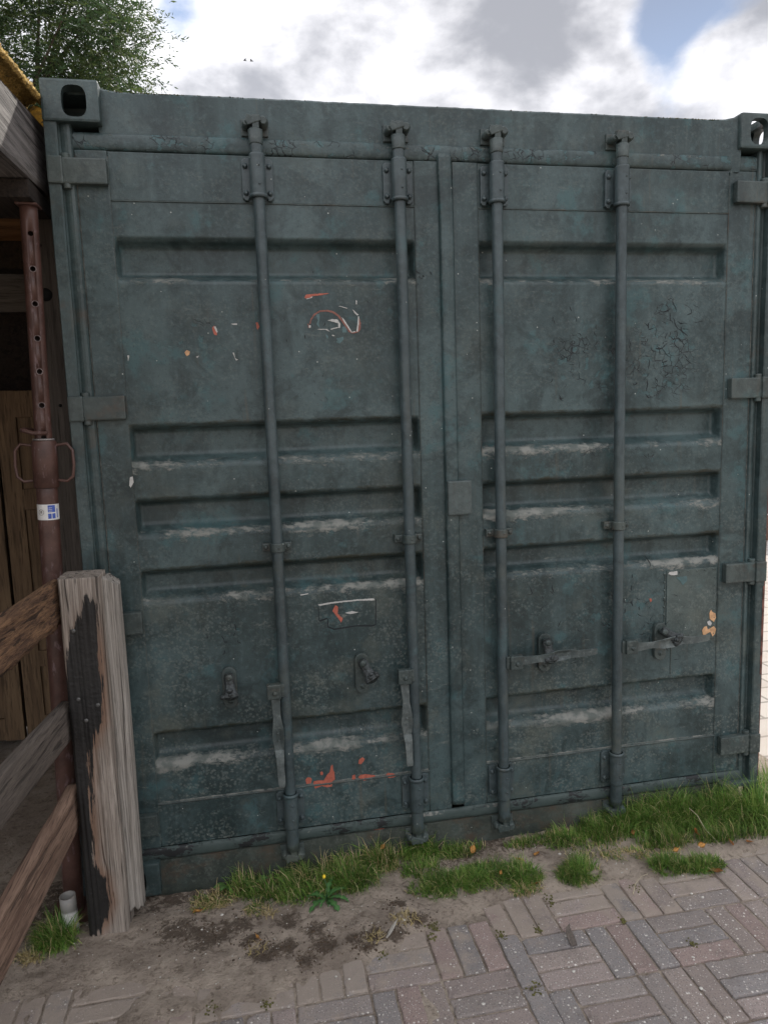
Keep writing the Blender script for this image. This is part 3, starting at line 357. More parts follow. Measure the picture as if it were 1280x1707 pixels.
# corner castings
def oval(bm_, cx, cy, cz, w, h, axis, depth):
    n = 28; ring = []
    for i in range(n):
        a = 2*math.pi*i/n; e = 1/3.0
        u = w/2*math.copysign(abs(math.cos(a))**(2*e), math.cos(a)); v = h/2*math.copysign(abs(math.sin(a))**(2*e), math.sin(a))
        ring.append((u, v))
    pts = []
    for s in (-depth, depth):
        pts.append([bm_.verts.new({'y': (cx+u, cy+s, cz+v), 'x': (cx+s, cy+u, cz+v), 'z': (cx+u, cy+v, cz+s)}[axis]) for u, v in ring])
    fs = [bm_.faces.new(pts[0]), bm_.faces.new(pts[1][::-1])]
    for i in range(n): fs.append(bm_.faces.new((pts[0][i], pts[1][i], pts[1][(i+1) % n], pts[0][(i+1) % n])))
    bmesh.ops.recalc_face_normals(bm_, faces=fs); return bm_
def casting_mesh(top=True, sideh=True):
    z0, z1 = (2.473, 2.591) if top else (0.0, .118)
    bm = bmesh.new(); box(bm, 0, .162, 0, .178, z0, z1, .007)
    inner = bmesh.new(); box(inner, .026, .136, .026, .152, z0+.024, z1-.024, .01)
    f1 = oval(bmesh.new(), .092 if top else .081, 0, (z0+z1)/2-.002, .070, .088, 'y', .05)
    f2 = oval(bmesh.new(), 0, .089, (z0+z1)/2-.003, .064, .080, 'x', .05)
    f3 = oval(bmesh.new(), .081, .089, z1 if top else z0, .062, .12, 'z', .05)
    return boolean(bm, [inner, f1, f2, f3] if sideh else [inner, f1])
def mirror_mesh(me, about=Wd/2, axis=0):
    me = me.copy()
    for v in me.vertices: v.co[axis] = 2*about-v.co[axis]
    me.flip_normals(); return me
for top in (True, False):
    me = casting_mesh(top); dz = 0
    for mm in (casting_mesh(top, False), mirror_mesh(me)):
        obj('corner_casting', mm, m_post, C)
        obj('corner_casting', mirror_mesh(mm, LEN/2, 1), m_post, C)
# corner posts: outer flange, groove with rounded inner bar
def post(mir):
    GR = [(.0375, .036), (.042, .041), (.048, .035), (.055, .027), (.063, .024), (.071, .025), (.0745, .032)] if mir else [(.0375, .022), (.041, .026), (.047, .0225), (.054, .0195), (.062, .0185), (.070, .020), (.0745, .027)]
    bm = bmesh.new()
    n = 60
    prof = [(0, .15), (0, .010), (.003, .006), (.033, .006), (.037, .010)]+GR+[(.0745, .08), (.06, .15)]
    rows = []
    for i in range(n+1):
        z = .118+(2.473-.118)*i/n
        rows.append([bm.verts.new((p[0]+(.0012*nz(z*6, j*.7, 3) if p[1] < .06 else 0), p[1]+.001*nz(z*5, j, 8), z)) for j, p in enumerate(prof)])
    for a, b in zip(rows, rows[1:]):
        for j in range(len(prof)-1): bm.faces.new((a[j], a[j+1], b[j+1], b[j]))
    bmesh.ops.recalc_face_normals(bm, faces=bm.faces[:])
    if mir:
        for v in bm.verts: v.co.x = Wd-v.co.x
        bmesh.ops.reverse_faces(bm, faces=bm.faces[:])
    return bm
obj('corner_post', post(0), m_post, C); obj('corner_post', post(1), m_post, C)
bm = bmesh.new(); box(bm, Wd+.0004, Wd+.004, .010, .15, .13, 1.40, .001); box(bm, Wd-.009, Wd-.001, .0045, .0058, .55, .90, 0)
o = obj('side_strip', bm, m_red2, C); o['label'] = 'bare rusty red edge of the right corner post'
for (x0, x1) in ((.0, .162), (Wd-.162, Wd)):
    bm = bmesh.new(); box(bm, x0+.003, x1-.003, .15, .17, .12, 2.47, .003); obj('post_plate', bm, m_post, C)
# header
def header():
    bm = bmesh.new(); nx = 220; rows = []
    for i in range(nx+1):
        x = .150+(Wd-.300)*i/nx
        e = max(1-(x-.15)/.06, 1-(Wd-.15-x)/.09, 0)
        zt = 2.577+.0035*fbm(x*5, 1)+.010*e*e+.0015*nz(x*40)
        yw = .037+.0016*nz(x*3, 2)-.02*e*e*(1 if x > 1 else 0)
        rows.append([bm.verts.new(p) for p in ((x, .12, 2.40), (x, yw+.004, 2.40), (x, yw+.0012*nz(x*7, 5), 2.455), (x, yw+.001*nz(x*4, 9), 2.50), (x, yw, 2.54), (x, yw, zt-.006), (x, yw+.005, zt), (x, .06, zt), (x, .16, zt-.01))])
    for a, b in zip(rows, rows[1:]):
        for j in range(8): bm.faces.new((a[j], a[j+1], b[j+1], b[j]))
    bmesh.ops.recalc_face_normals(bm, faces=bm.faces[:]); return bm
hd = obj('header', header(), m_paint, C)
# moss tufts on top edge of the header
bm = bmesh.new()
for i in range(330):
    x = random.choice((random.uniform(.17, .40), random.uniform(2.12, 2.27), random.gauss(.3, .2), random.gauss(2.1, .2), random.uniform(.2, 2.2)))
    if not .16 < x < 2.27: continue
    r_ = random.uniform(.0008, .0028); v = bmesh.ops.create_icosphere(bm, subdivisions=1, radius=r_)['verts']
    for q in v: q.co = V(x+q.co.x*1.6, random.uniform(.038, .05)+q.co.y, 2.5755+q.co.z*.8+.0035*fbm(x*5, 1))
m_moss = flat('yellow_green_moss', (.16, .15, .06), .95, 200, .4)
obj('moss', bm, m_moss, C)['kind'] = 'stuff'
# sill
def sill():
    bm = bmesh.new(); nx = 160; rows = []
    for i in range(nx+1):
        x = .15+(Wd-.30)*i/nx; yw = .026+.0025*fbm(x*3, 7)
        rows.append([bm.verts.new(p) for p in ((x, .14, .118), (x, yw+.02, .116), (x, yw, .108), (x, yw+.002*nz(x*9), .06), (x, yw, -.01), (x, yw+.004, -.035), (x, .14, -.035))])
    for a, b in zip(rows, rows[1:]):
        for j in range(6): bm.faces.new((a[j], a[j+1], b[j+1], b[j]))
    bmesh.ops.recalc_face_normals(bm, faces=bm.faces[:]); return bm
obj('sill', sill(), m_sill, C)
# ---- doors
YP, YR = .034, .082
PROF = [(2.262, YP), (2.155, YP), (2.133, YR), (2.054, YR), (2.022, YP), (1.582, YP), (1.562, YR), (1.490, YR), (1.448, YP), (1.346, YP), (1.326, YR),
        (1.264, YR), (1.222, YP), (1.114, YP), (1.094, YR), (1.044, YR), (1.002, YP), (.560, YP), (.540, YR), (.482, YR), (.440, YP), (.308, YP)]
LEDGES = [2.022, 1.448, 1.222, 1.002, .440]; TOPS = [2.155, 1.582, 1.346, 1.114, .560]
def prof_y(z):
    for (za, ya), (zb, yb) in zip(PROF, PROF[1:]):
        if zb <= z <= za:
            t = (za-z)/(za-zb); t = ss(.0, 1, t) if abs(ya-yb) > 1e-6 else t
            return ya+(yb-ya)*t
    return YP
def panel_y(x, z, x0, x1):
    e = ss(x0+.002, x0+.012, x)*ss(x1-.002, x1-.016, x)
    y = YP+(prof_y(z)-YP)*e
    return y+.0011*fbm(x*2.1, z*2.1, 5, 2)+.00022*nz(x*22, z*22, 1)
PEEL = [(2.03, 1.83, .13, .16), (2.0, 1.70, .14, .10), (1.72, 1.74, .16, .12), (1.82, .86, .12, .12), (1.96, .84, .07, .14), (2.02, 1.42, .1, .02), (.37, 1.86, .15, .05), (.45, .9, .03, .06), (1.75, 1.45, .2, .03)]
def panel(x0, x1):
    zs = []
    for (za, _), (zb, _) in zip(PROF, PROF[1:]):
        n = max(2, int(abs(za-zb)/.0075)); zs += [za+(zb-za)*i/n for i in range(n)]
    zs.append(PROF[-1][0]); xs = [x0, x0+.004, x0+.008, x0+.012]+list(np.linspace(x0+.02, x1-.024, int((x1-x0)/.0095)))+[x1-.016, x1-.012, x1-.007, x1-.002, x1]
    me = bpy.data.meshes.new('panel'); vs = []; wear = []; moss = []; peel = []
    for z in zs:
        for x in xs:
            vs.append((x, panel_y(x, z, x0, x1), z))
            w = 0
            for l in LEDGES:
                d = z-l
                a = (1-ss(.012, .040, d)) if d > 0 else (1-ss(0, .014+(.035 if l > 1.5 else .07)*max(0, .5+1.3*fbm(x*5, l*9)), -d))*.85
                low = {2.022: .75, 1.448: .9, 1.222: 1.0, 1.002: .9, .440: 1.1}[l]
                w = max(w, a*low*min(.88, .68+1.0*fbm(x*2.6, l*7+2, 0, 4)))
            if abs(z-.31) < .012: w = max(w, .7)
            wear.append(w)
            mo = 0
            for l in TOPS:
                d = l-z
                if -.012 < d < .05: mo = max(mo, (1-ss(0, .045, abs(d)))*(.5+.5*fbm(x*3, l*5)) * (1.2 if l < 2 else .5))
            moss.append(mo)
            p = 0
            for (px, pz, sx, sz) in PEEL:
                p = max(p, math.exp(-((x-px)/sx)**2-((z-pz)/sz)**2))
            if prof_y(z) > YP+.004: p = 0 if z > 1.6 else p*.5
            peel.append(p)
    nx = len(xs); fc = [(i*nx+j, (i+1)*nx+j, (i+1)*nx+j+1, i*nx+j+1) for i in range(len(zs)-1) for j in range(nx-1)]
    me.from_pydata(vs, [], fc)
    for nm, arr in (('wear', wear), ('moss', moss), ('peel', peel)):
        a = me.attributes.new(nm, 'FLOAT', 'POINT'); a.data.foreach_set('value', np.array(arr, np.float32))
    for p in me.polygons: p.use_smooth = True
    return me
def wobbly(bm, amp=.0008, fr=8):
    for v in bm.verts: v.co.y += amp*nz(v.co.x*fr, v.co.z*fr, 4)
def subdivided_box(x0, x1, y0, y1, z0, z1, bev=.003, step=.03):
    bm = bmesh.new(); box(bm, x0, x1, y0, y1, z0, z1, bev)
    n = int((z1-z0)/step) if z1-z0 > x1-x0 else 0
    for i in range(1, n):
        bmesh.ops.bisect_plane(bm, geom=bm.verts[:]+bm.edges[:]+bm.faces[:], plane_co=(0, 0, z0+(z1-z0)*i/n), plane_no=(0, 0, 1))
    n = int((x1-x0)/step) if x1-x0 > z1-z0 else 0
    for i in range(1, n):
        bmesh.ops.bisect_plane(bm, geom=bm.verts[:]+bm.edges[:]+bm.faces[:], plane_co=(x0+(x1-x0)*i/n, 0, 0), plane_no=(1, 0, 0))
    wobbly(bm); return bm
def bead(bm, p0, p1, r=.0035, n=90):
    """irregular weld bead lying on a face"""
    p0, p1 = Vector(p0), Vector(p1)
    pts = [p0.lerp(p1, i/n)+V(.0009*nz(i*.7, p0.x*9), 0, .0009*nz(i*.6, 5, p0.z*7)) for i in range(n+1)]
    tube(bm, pts, [r*(.75+.5*abs(nz(i*.9, p0.z*5, p0.x))) for i in range(n+1)], 6)
def strip(x0, x1, z, y, h, seed, name, mat, parent, pro=.32, wk=1.0):
    """horizontal half-round sealing lip with chipped paint"""
    me = bpy.data.meshes.new(name); n = int((x1-x0)/.006); m_ = 9; vs = []; wear = []; pl = []
    for i in range(n+1):
        x = x0+(x1-x0)*i/n
        for j in range(m_):
            a = math.pi*j/(m_-1); k = .0035*fbm(x*9, seed, j*.3)+(.004*max(0, nz(x*14, seed+4)) if j > 4 else 0)
            vs.append((x, y-math.sin(a)**.6*(h*pro+k*min(1, pro*3)), z+math.cos(a)*h/2*(1+.1*nz(x*8, seed))))
            wear.append(wk*max(0, .6+1.2*fbm(x*4, seed))*(.9 if j in (1, 2, 3) else .35)); pl.append(1.0 if nz(x*5, seed+2) > -.2 else .3)
    fc = [(i*m_+j, i*m_+j+1, (i+1)*m_+j+1, (i+1)*m_+j) for i in range(n) for j in range(m_-1)]
    me.from_pydata(vs, [], fc)
    for nm, arr in (('wear', wear), ('peel', pl)):
        a = me.attributes.new(nm, 'FLOAT', 'POINT'); a.data.foreach_set('value', np.array(arr, np.float32))
    for p in me.polygons: p.use_smooth = True
    return obj(name, me, mat, parent)
def door(xa, xb, pa, pb, right):
    """xa..xb outer extent, pa..pb corrugated panel"""
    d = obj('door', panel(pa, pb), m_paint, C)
    bm = subdivided_box(xa, pa, .030, .075, .155, 2.405); obj('door_stile', bm, m_paint, d)
    bm = subdivided_box(pb, xb, .030, .075, .155, 2.405); obj('door_stile', bm, m_paint, d)
    bm = subdivided_box(pa+.0005, pb-.0005, .0325, .074, 2.2625, 2.404); obj('door_rail', bm, m_paint, d)
    bm = subdivided_box(pa+.0005, pb-.0005, .0325, .074, .156, .3075); obj('door_rail', bm, m_paint, d)
    bm = bmesh.new(); bead(bm, (pa, .0325, 2.262), (pb, .0325, 2.262), .0022); bead(bm, (pa, .0325, .309), (pb, .0325, .309), .004)
    for x in (pa, pb): bead(bm, (x, .0335, .17), (x, .0335, 2.39), .0028, 200)
    obj('weld_seam', bm, m_hard, d, True)
    strip(xa-.005, 1.241 if not right else xb, 2.431, .036, .050, 3.1+xa, 'gasket', m_paint, d, .16, .55)
    strip(xa-(.005 if not right else 0), xb+(.0465 if not right else .01), .134, .032, .042, 7.7+xa, 'gasket', m_chip, d, .24)
    bm = bmesh.new(); box(bm, xa, xb, .089, .092, .12, 2.44, 0); obj('door_backing', bm, m_black, d)
    return d
# chipped lower gasket: dark rubber with remains of paint
def chipmat():
    k = NT('chipped_gasket'); n = k.noise(9, 6, .7, k.map((1, 1, 2.2), loc=(2, 2, 2))); n2 = k.noise(60, 4)
    c = k.mix(k.rng(n, .42, .435), (.014, .016, .017), k.mix(n2, (.035, .055, .052), (.06, .08, .075)))
    c = k.mix(k.rng(k.M('ADD', k.attr('wear'), k.M('MULTIPLY', k.noise(50, 4), .8)), 1.2, 1.35), c, (.20, .20, .18))
    k.bump(k.M('ADD', k.rng(n, .46, .475), k.M('MULTIPLY', n2, .2)), .9, .003); return k.done(c, .6)
m_chip = chipmat()
DL = door(.0755, 1.1945, .168, 1.113, False); DR = door(1.2410, 2.362, 1.328, 2.258, True)
DL['label'] = 'left container door with hanging lock levers'; DR['label'] = 'right container door with level lock levers'
# centre astragal strip (slightly bowed) on the right door, ragged rubber edge on hinge sides
bm = bmesh.new(); n = 160; rows = []
for i in range(n+1):
    z = .175+(2.425-.175)*i/n; dx = -.004*ss(2.2, 2.42, z)+.0015*nz(z*3, 1)
    rows.append([bm.verts.new((x+dx, y+.0007*nz(z*11, x*30), z)) for x, y in ((1.1935, .034), (1.194, .018), (1.199, .014), (1.216, .012), (1.234, .014), (1.2395, .018), (1.2405, .034))])
for a, b in zip(rows, rows[1:]):
    for j in range(6): bm.faces.new((a[j], b[j], b[j+1], a[j+1])).smooth = True
bm.faces.new(rows[-1][::-1]); bm.faces.new(rows[0]); bmesh.ops.recalc_face_normals(bm, faces=bm.faces[:])
obj('astragal', bm, m_paint, DR)
def ragged(x, s, parent):
    bm = bmesh.new(); n = 330; a = []; b = []
    for i in range(n+1):
        z = .17+2.22*i/n; w = .002+.0045*abs(fbm(z*14, s))+.004*max(0, nz(z*38, s))*(1 if 1.0 < z < 1.6 or z > 2.0 else .4)
        a.append(bm.verts.new((x, .0292, z))); b.append(bm.verts.new((x+s*w, .0290, z)))
    for i in range(n): bm.faces.new((a[i], a[i+1], b[i+1], b[i]))
    bmesh.ops.solidify(bm, geom=bm.faces[:], thickness=.0012); obj('rubber_edge', bm, m_edge, parent)
m_edge = flat('perished_rubber_edge', (.16, .165, .15), .9, 60, .5)
ragged(.0755, 1, DL); ragged(2.3615, -1, DR)
# centre cover plate
bm = bmesh.new(); box(bm, 1.196, 1.281, -.002, .016, 1.242, 1.360, .005)
for v in bm.verts:
    v.co.y += .004*(((v.co.x-1.238)/.04)**2)-.002
obj('cover_plate', bm, paint('cover_plate_paint', (.04, .056, .056), (.07, .09, .088), (.05, .1, .1), .7), DR)
# locking bars
def guide(bm, x, z):
    for s in (-1, 1):
        tube(bm, [(x-.025*s, .012, z), (x-.02*s, .012, z)], .001, 4)
    prism(bm, [(x-.048, z-.013), (x+.048, z-.013), (x+.048, z+.013), (x-.048, z+.013)], .010, .0315, .004)
    for s in (-1, 1): bolt(bm, x+s*.037, .010, z, .008, .007)
    tube(bm, [(x, -.003, z-.015), (x, -.003, z+.015)], .0245, 20); bolt(bm, x+.004, -.026, z, .004, .003, 8)
def bracket(bm, x, z0, z1, ztop):
    """bolted flange + sleeve with end collar"""
    prism(bm, [(x-.048, z0), (x-.040, z0-.008), (x-.03, z0-.008), (x-.026, z0+.004), (x+.026, z0+.004), (x+.03, z0-.008), (x+.040, z0-.008), (x+.048, z0), (x+.048, z1), (x+.04, z1+.008), (x-.04, z1+.008), (x-.048, z1)], .020, .0325, .003)
    for s in (-1, 1):
        for z in (z0+.014, z1-.016): bolt(bm, x+s*.037, .020, z, .0085, .009)
    tube(bm, [(x, -.004, z0-.004), (x, -.004, z1+.012)], .0245, 20)
    zz = z0-.002 if ztop else z1+.006
    tube(bm, [(x, -.004, zz-.006), (x, -.004, zz-.005), (x, -.004, zz+.005), (x, -.004, zz+.006)], [.0255, .0275, .0275, .0255], 20)
    for z in (z0+.03, z1-.025): bolt(bm, x+.004, -.028, z, .004, .003, 8)
def cam_bm(x, z, up, sd_):
    """cam fork engaging two keeper lugs"""
    bm = bmesh.new(); s = 1 if up else -1
    tube(bm, [(x, -.004, z-s*.055), (x, -.004, z-s*.012), (x, -.004, z-s*.006)], [.021, .0225, .012], 16)
    box(bm, x-.010, x+.012, -.018, .020, min(z-s*.012, z+s*.030), max(z-s*.012, z+s*.030), .004)
    prism(bm, [(x-.030, z+s*.010), (x-.022, z-s*.002), (x+.0, z+s*.004), (x+.018, z+s*.012), (x+.014, z+s*.030), (x-.004, z+s*.024), (x-.024, z+s*.030)], -.020, .002, .003)
    for v in bm.verts: v.co += V(nz(v.co.x*60, v.co.z*60, sd_), nz(v.co.x*60, v.co.z*60, sd_+3), nz(v.co.x*60, v.co.y*60, sd_+9))*.0016
    return bm
def keeper_bm(x, z, up):
    bm = bmesh.new(); s = 1 if up else -1
    y1 = .037 if up else .026
    tube(bm, [(x+.024, y1, z+s*.012), (x+.024, -.006, z+s*.012), (x+.024, -.016, z+s*.012)], [.017, .016, .011], 12)
    tube(bm, [(x-.028, y1, z+s*.006), (x-.028, -.004, z+s*.006), (x-.028, -.012, z+s*.006)], [.013, .012, .008], 12)
    prism(bm, [(x-.042, z-s*.020), (x+.040, z-s*.020), (x+.040, z+s*.030), (x-.042, z+s*.030)][::1], y1-.008, y1, .002)
    for v in bm.verts: v.co += V(nz(v.co.x*50, v.co.z*50, 3), 0, nz(v.co.x*50, v.co.y*50, 9))*.0015
    return bm
BARS = [(.611, DL), (1.0565, DL), (1.3825, DR), (1.826, DR)]
for i, (x, d) in enumerate(BARS):
    bm = bmesh.new(); n = 50
    tube(bm, [(x+.0008*nz(k*.2, i), -.004, .16+(2.27)*k/n) for k in range(n+1)], .0185, 24); obj('locking_bar', bm, m_bar, d)
    bm = bmesh.new(); bracket(bm, x, 2.275, 2.385, True); obj('bar_bracket', bm, m_bar, d)
    bm = bmesh.new(); bracket(bm, x, .190, .300, False)
    tube(bm, [(x, -.004, .115), (x, -.004, .19)], .0215, 20); obj('bar_bracket', bm, m_bar, d)
    bm = bmesh.new(); guide(bm, x, 1.171); obj('bar_guide', bm, m_hard, d)
    obj('cam', cam_bm(x, 2.478, True, i*3), m_hard, d); obj('cam', cam_bm(x, .092, False, i*3+1), m_hard, d)
    obj('cam_keeper', keeper_bm(x, 2.480, True), m_hard, C); obj('cam_keeper', keeper_bm(x, .088, False), m_hard, C)
# levers
def lever(name, hinge_x, z, dirx, length, hang, d):
    """lever drawn along +s with half widths, then laid level or hung"""
    st = [(0, .016, -.020), (.03, .015, -.022), (.07, .013, -.026), (.11, .019, -.030), (.15, .021, -.027), (.19, .016, -.022), (.21, .014, -.034), (.24, .013, -.038), (length-.01, .012, -.038), (length, .010, -.037)]
    bm = bmesh.new(); rows = []
    for k in range(len(st)-1):
        for q in range(5):
            t = q/5; a, b = st[k], st[k+1]; s_, w, y = [a[i]+(b[i]-a[i])*t for i in range(3)]
            rows.append((s_, w, y))
    rows.append(st[-1]); vs = []
    for s_, w, y in rows:
        dip = .010*math.exp(-((s_-.15)/.035)**2); r_ = []
        for (o_, dy) in ((-1, .0035), (-.92, 0), (-.3, dip), (.3, dip), (.92, 0), (1, .0035), (.9, .0075), (0, dip+.0075), (-.9, .0075)):
            t = o_*w+.0016*nz(s_*25, o_, hinge_x*9)
            p = (hinge_x+dirx*s_, y+dy, z+t+s_*.055) if not hang else (hinge_x+t+s_*.02, y+dy, z-s_)
            r_.append(bm.verts.new(p))
        vs.append(r_)
    n = len(vs[0])
    for a, b in zip(vs, vs[1:]):
        for j in range(n): bm.faces.new((a[j], a[(j+1) % n], b[(j+1) % n], b[j]))
    bm.faces.new(vs[0]); bm.faces.new(vs[-1][::-1]); bmesh.ops.recalc_face_normals(bm, faces=bm.faces[:])
    for s_ in (.13, .155):
        if hang: bolt(bm, hinge_x+s_*.02, -.022, z-s_, .004, .004, 8)
    obj('lock_lever', bm, m_lever, d)
def hinge_block(x, z, s, d):
    bm = bmesh.new(); box(bm, x-.023, x+.023, -.036, -.012, z-.026, z+.026, .004)
    box(bm, min(x, x+s*.035), max(x, x+s*.035), -.026, -.006, z-.022, z+.022, .003)
    bolt(bm, x+.002, -.036, z-.004, .0075, .006, 12); obj('lever_bracket', bm, m_hard, d)
hinge_block(.574, .688, 1, DL); lever('l', .578, .668, 1, .315, True, DL)
hinge_block(1.0205, .695, 1, DL); lever('l', 1.022, .672, 1, .300, True, DL)
hinge_block(1.4255, .706, -1, DR); lever('l', 1.445, .706, 1, .285, False, DR)
hinge_block(1.869, .722, -1, DR); lever('l', 1.89, .716, 1, .29, False, DR)
def catch(x, z, ang, d, big=False):
    bm = bmesh.new(); n = 12; poly = []
    for k in range(n+1):
        a = math.pi*k/n; poly.append((x+.024*math.cos(a), z+.048+.024*math.sin(a)))
    for k in range(n+1):
        a = math.pi+math.pi*k/n; poly.append((x+.024*math.cos(a), z-.048+.024*math.sin(a)))
    prism(bm, poly[::-1], .016, .0345, .003)
    bolt(bm, x, .016, z-.045, .010, .004, 12); bolt(bm, x, .012, z-.045, .005, .004, 8)
    tube(bm, [(x, .016, z+.045), (x, -.012, z+.045)], .013, 14); bolt(bm, x, -.012, z+.045, .012, .006, 12)
    obj('lever_catch', bm, m_hard, d)
    # swinging tongue, pivoting on the upper bolt
    bm = bmesh.new(); st = [(-.012, .010, 0), (0, .0135, 0), (.02, .012, -.004), (.038, .014, -.012), (.046, .019, -.018), (.054, .021, -.020), (.063, .018, -.012), (.070, .009, -.004)]
    vs = []
    for s_, w, y in st:
        r_ = []
        for o_, dy in ((-1, .002), (-.7, -.002), (0, -.004), (.7, -.002), (1, .002), (.8, .008), (-.8, .008)):
            a = R(ang); lx, lz = o_*w*1.3, -s_*1.1
            r_.append(bm.verts.new((x+lx*math.cos(a)-lz*math.sin(a)*-1*-1, -.010+y+dy+.0012*nz(s_*90, o_*3, x), z+.045+lz*math.cos(a)+lx*math.sin(a))))
        vs.append(r_)
    n = 7
    for a_, b_ in zip(vs, vs[1:]):
        for j in range(n): bm.faces.new((a_[j], a_[(j+1) % n], b_[(j+1) % n], b_[j]))
    bm.faces.new(vs[0]); bm.faces.new(vs[-1][::-1]); bmesh.ops.recalc_face_normals(bm, faces=bm.faces[:])
    for q_ in range(7):
        lv = bmesh.ops.create_icosphere(bm, subdivisions=2, radius=random.uniform(.006, .011))['verts']; o1, o2 = random.gauss(0, .009), random.gauss(0, .006)
        for v in lv: v.co = V(v.co.x*1.2+x+(.050+o2)*math.sin(R(ang))+o1*math.cos(R(ang)), v.co.y*.7-.026+random.uniform(-.0005, .0005), v.co.z+z+.045-(.054+o2)*math.cos(R(ang))+o1*math.sin(R(ang)))+V(nz(v.co.x*200, v.co.z*200, q_), 0, nz(v.co.z*200, v.co.y*200, q_))*.002
    bolt(bm, x+.045*math.sin(R(ang)), -.034, z+.045-.052*math.cos(R(ang)), .006, .003, 10); obj('catch_tongue', bm, m_dark, d)
catch(.430, .700, 2, DL); catch(.8795, .705, 28, DL); catch(1.552, .716, 8, DR); catch(2.012, .716, 58, DR)
# hinges
def hinge(z, right, d, w=.134):
    bm = bmesh.new(); f_ = (lambda x: Wd-x) if right else (lambda x: x)
    a, b = sorted((f_(.036), f_(.168))); box(bm, a, b, .004, .0295, z-.037, z+.037, .005)
    a, b = sorted((f_(.0015), f_(.046))); box(bm, a, b, -.004, .02, z-.039, z+.039, .005)
    tube(bm, [(f_(.052), .018, z-.05), (f_(.052), .018, z+.05)], .013, 12)
    for v in bm.verts: v.co += V(0, .0012*nz(v.co.x*30, v.co.z*30, z), .0015*nz(v.co.x*30, 7, z))
    obj('hinge', bm, m_hard, d)
for z in (2.338, 1.640, .950, .250): hinge(z, False, DL)
for z in (2.330, 1.647, .958, .272): hinge(z, True, DR)
# riveted patch plate and seam on the right door
bm = bmesh.new(); box(bm, 2.043, 2.249, .0305, .0345, .705, .982, .0012)
for v in bm.verts: v.co.y += .001*nz(v.co.x*12, v.co.z*12)
for k in range(9):
    z = .72+.25*k/8+.004*nz(k*3.3); bolt(bm, 2.034+.002*nz(k), .034, z, .0045, .0035, 8)
    bolt(bm, 2.242, .0315, z+.004, .004, .003, 8)
for k in range(6): bolt(bm, 2.06+.035*k, .0315, .974+.002*nz(k), .0045, .003, 8)
o = obj('patch_plate', bm, paint('patch_paint', (.05, .072, .07), (.075, .1, .095), (.06, .1, .1), 1.0), DR)
bm = bmesh.new(); bead(bm, (2.066, .0335, .58), (2.066, .0335, .70), .0028, 20); bead(bm, (2.036, .0335, .71), (2.038, .0335, .975), .003, 40); obj('weld_seam', bm, m_hard, DR, True)
# peeled paint
CM = {'d': m_dull, 'r': m_red, 'w': m_white, 't': m_teal, 'o': m_orange, 'k': m_crack}
CN = {'d': 'red_paint_patch', 'r': 'red_paint_patch', 'w': 'primer_patch', 't': 'teal_paint_patch', 'o': 'ochre_paint_patch', 'k': 'paint_cracks'}
def chips():
    acc = {}
    for idx, (k, pts) in enumerate(CHIPS):
        P = [(a/1e4, b/1e4) for a, b in pts]; cx = sum(p[0] for p in P)/len(P); cz = sum(p[1] for p in P)/len(P)
        left = cx < 1.2; x0, x1 = (.168, 1.113) if left else (1.328, 2.258)
        key = (k, left) if k == 'k' else (k, left, idx)
        bm = acc.setdefault(key, bmesh.new())
        # ragged outline
        Q = []
        for i, p in enumerate(P):
            q = P[(i+1) % len(P)]; L_ = math.dist(p, q); n = max(1, int(L_/.004)) if k != 'k' else 1
            for j in range(n):
                t = j/n; am = .0011 if k != 'k' else .0002
                if L_ < .003: am = .0003
                Q.append((p[0]+(q[0]-p[0])*t+am*nz(p[0]*300+j*2, idx), p[1]+(q[1]-p[1])*t+am*nz(p[1]*300+j*2, idx+.5)))
        off = {'d': .0011, 'k': .0006, 't': .0009, 'r': .0011, 'o': .0011, 'w': .0015}[k]
        plate = 2.043 < cx < 2.249 and .705 < cz < .982
        base = (lambda x, z: .0300+.001*nz(x*12, z*12)) if plate else (lambda x, z: min(panel_y(x, z, x0, x1), .0325 if (z < .308 or z > 2.262) else 1))
        if x0 > cx or cx > x1: base = lambda x, z: .0295
        def face(Qs, o2):
            vs = [bm.verts.new((x, base(x, z)-o2, z)) for x, z in Qs]
            try: fc = bm.faces.new(vs)
            except ValueError: return
            fc.normal_update()
            if fc.normal.y > 0: fc.normal_flip()
        face(Q, off)
    for key, bm in acc.items():
        bmesh.ops.triangulate(bm, faces=bm.faces[:])
        o = obj(CN[key[0]], bm, CM[key[0]], DL if key[1] else DR)
        if key[0] == 'k': o['kind'] = 'stuff'
chips()
# ------------------------------------------------------------------ ground
def base_z(x, y):
    near = ss(-.16, .0, y)
    return -.030*near*(1-ss(.15, 1.1, x)) + .012*near*ss(1.2, 1.8, x)
YC = [(-3, -3), (-.8, -.6), (-.35, -.38), (-.1, -.34), (.1, -.37), (.30, -.44), (.42, -.475), (.60, -.455), (.80, -.43), (.97, -.36), (1.15, -.30), (1.4, -.28), (1.9, -.29), (2.15, -.24), (2.6, -.2), (4, -.2)]
def ycut(x):
    for (a, ya), (b, yb) in zip(YC, YC[1:]):
        if a <= x <= b: return ya+(yb-ya)*(x-a)/(b-a)
    return -3
def sand_z(x, y):
    e = y-ycut(x)+.035*fbm(x*7, y*7, 3)
    s = ss(-.05, .05, e)
    patch = ss(.05, .35, fbm(x*5+4, y*5, 9)+.25*(1-ss(-.45, -.05, e))*0+.0-.3*ss(.9, 1.3, x)) * (1-s)
    h = -.0055+.0145*s+.0085*patch*ss(-.55, -.05, e)+.0015*(1-ss(-.2, .6, x))*(1-s)
    h += .0034*fbm(x*30, y*30, 1)*(.8+s)+.0022*fbm(x*6, y*6, 12)*(1-s)+.0045*fbm(x*9, y*9, 2)*(.25+s)
    h += .006*s*max(0, fbm(x*14, y*14, 7)-.12)
    return base_z(x, y)+h
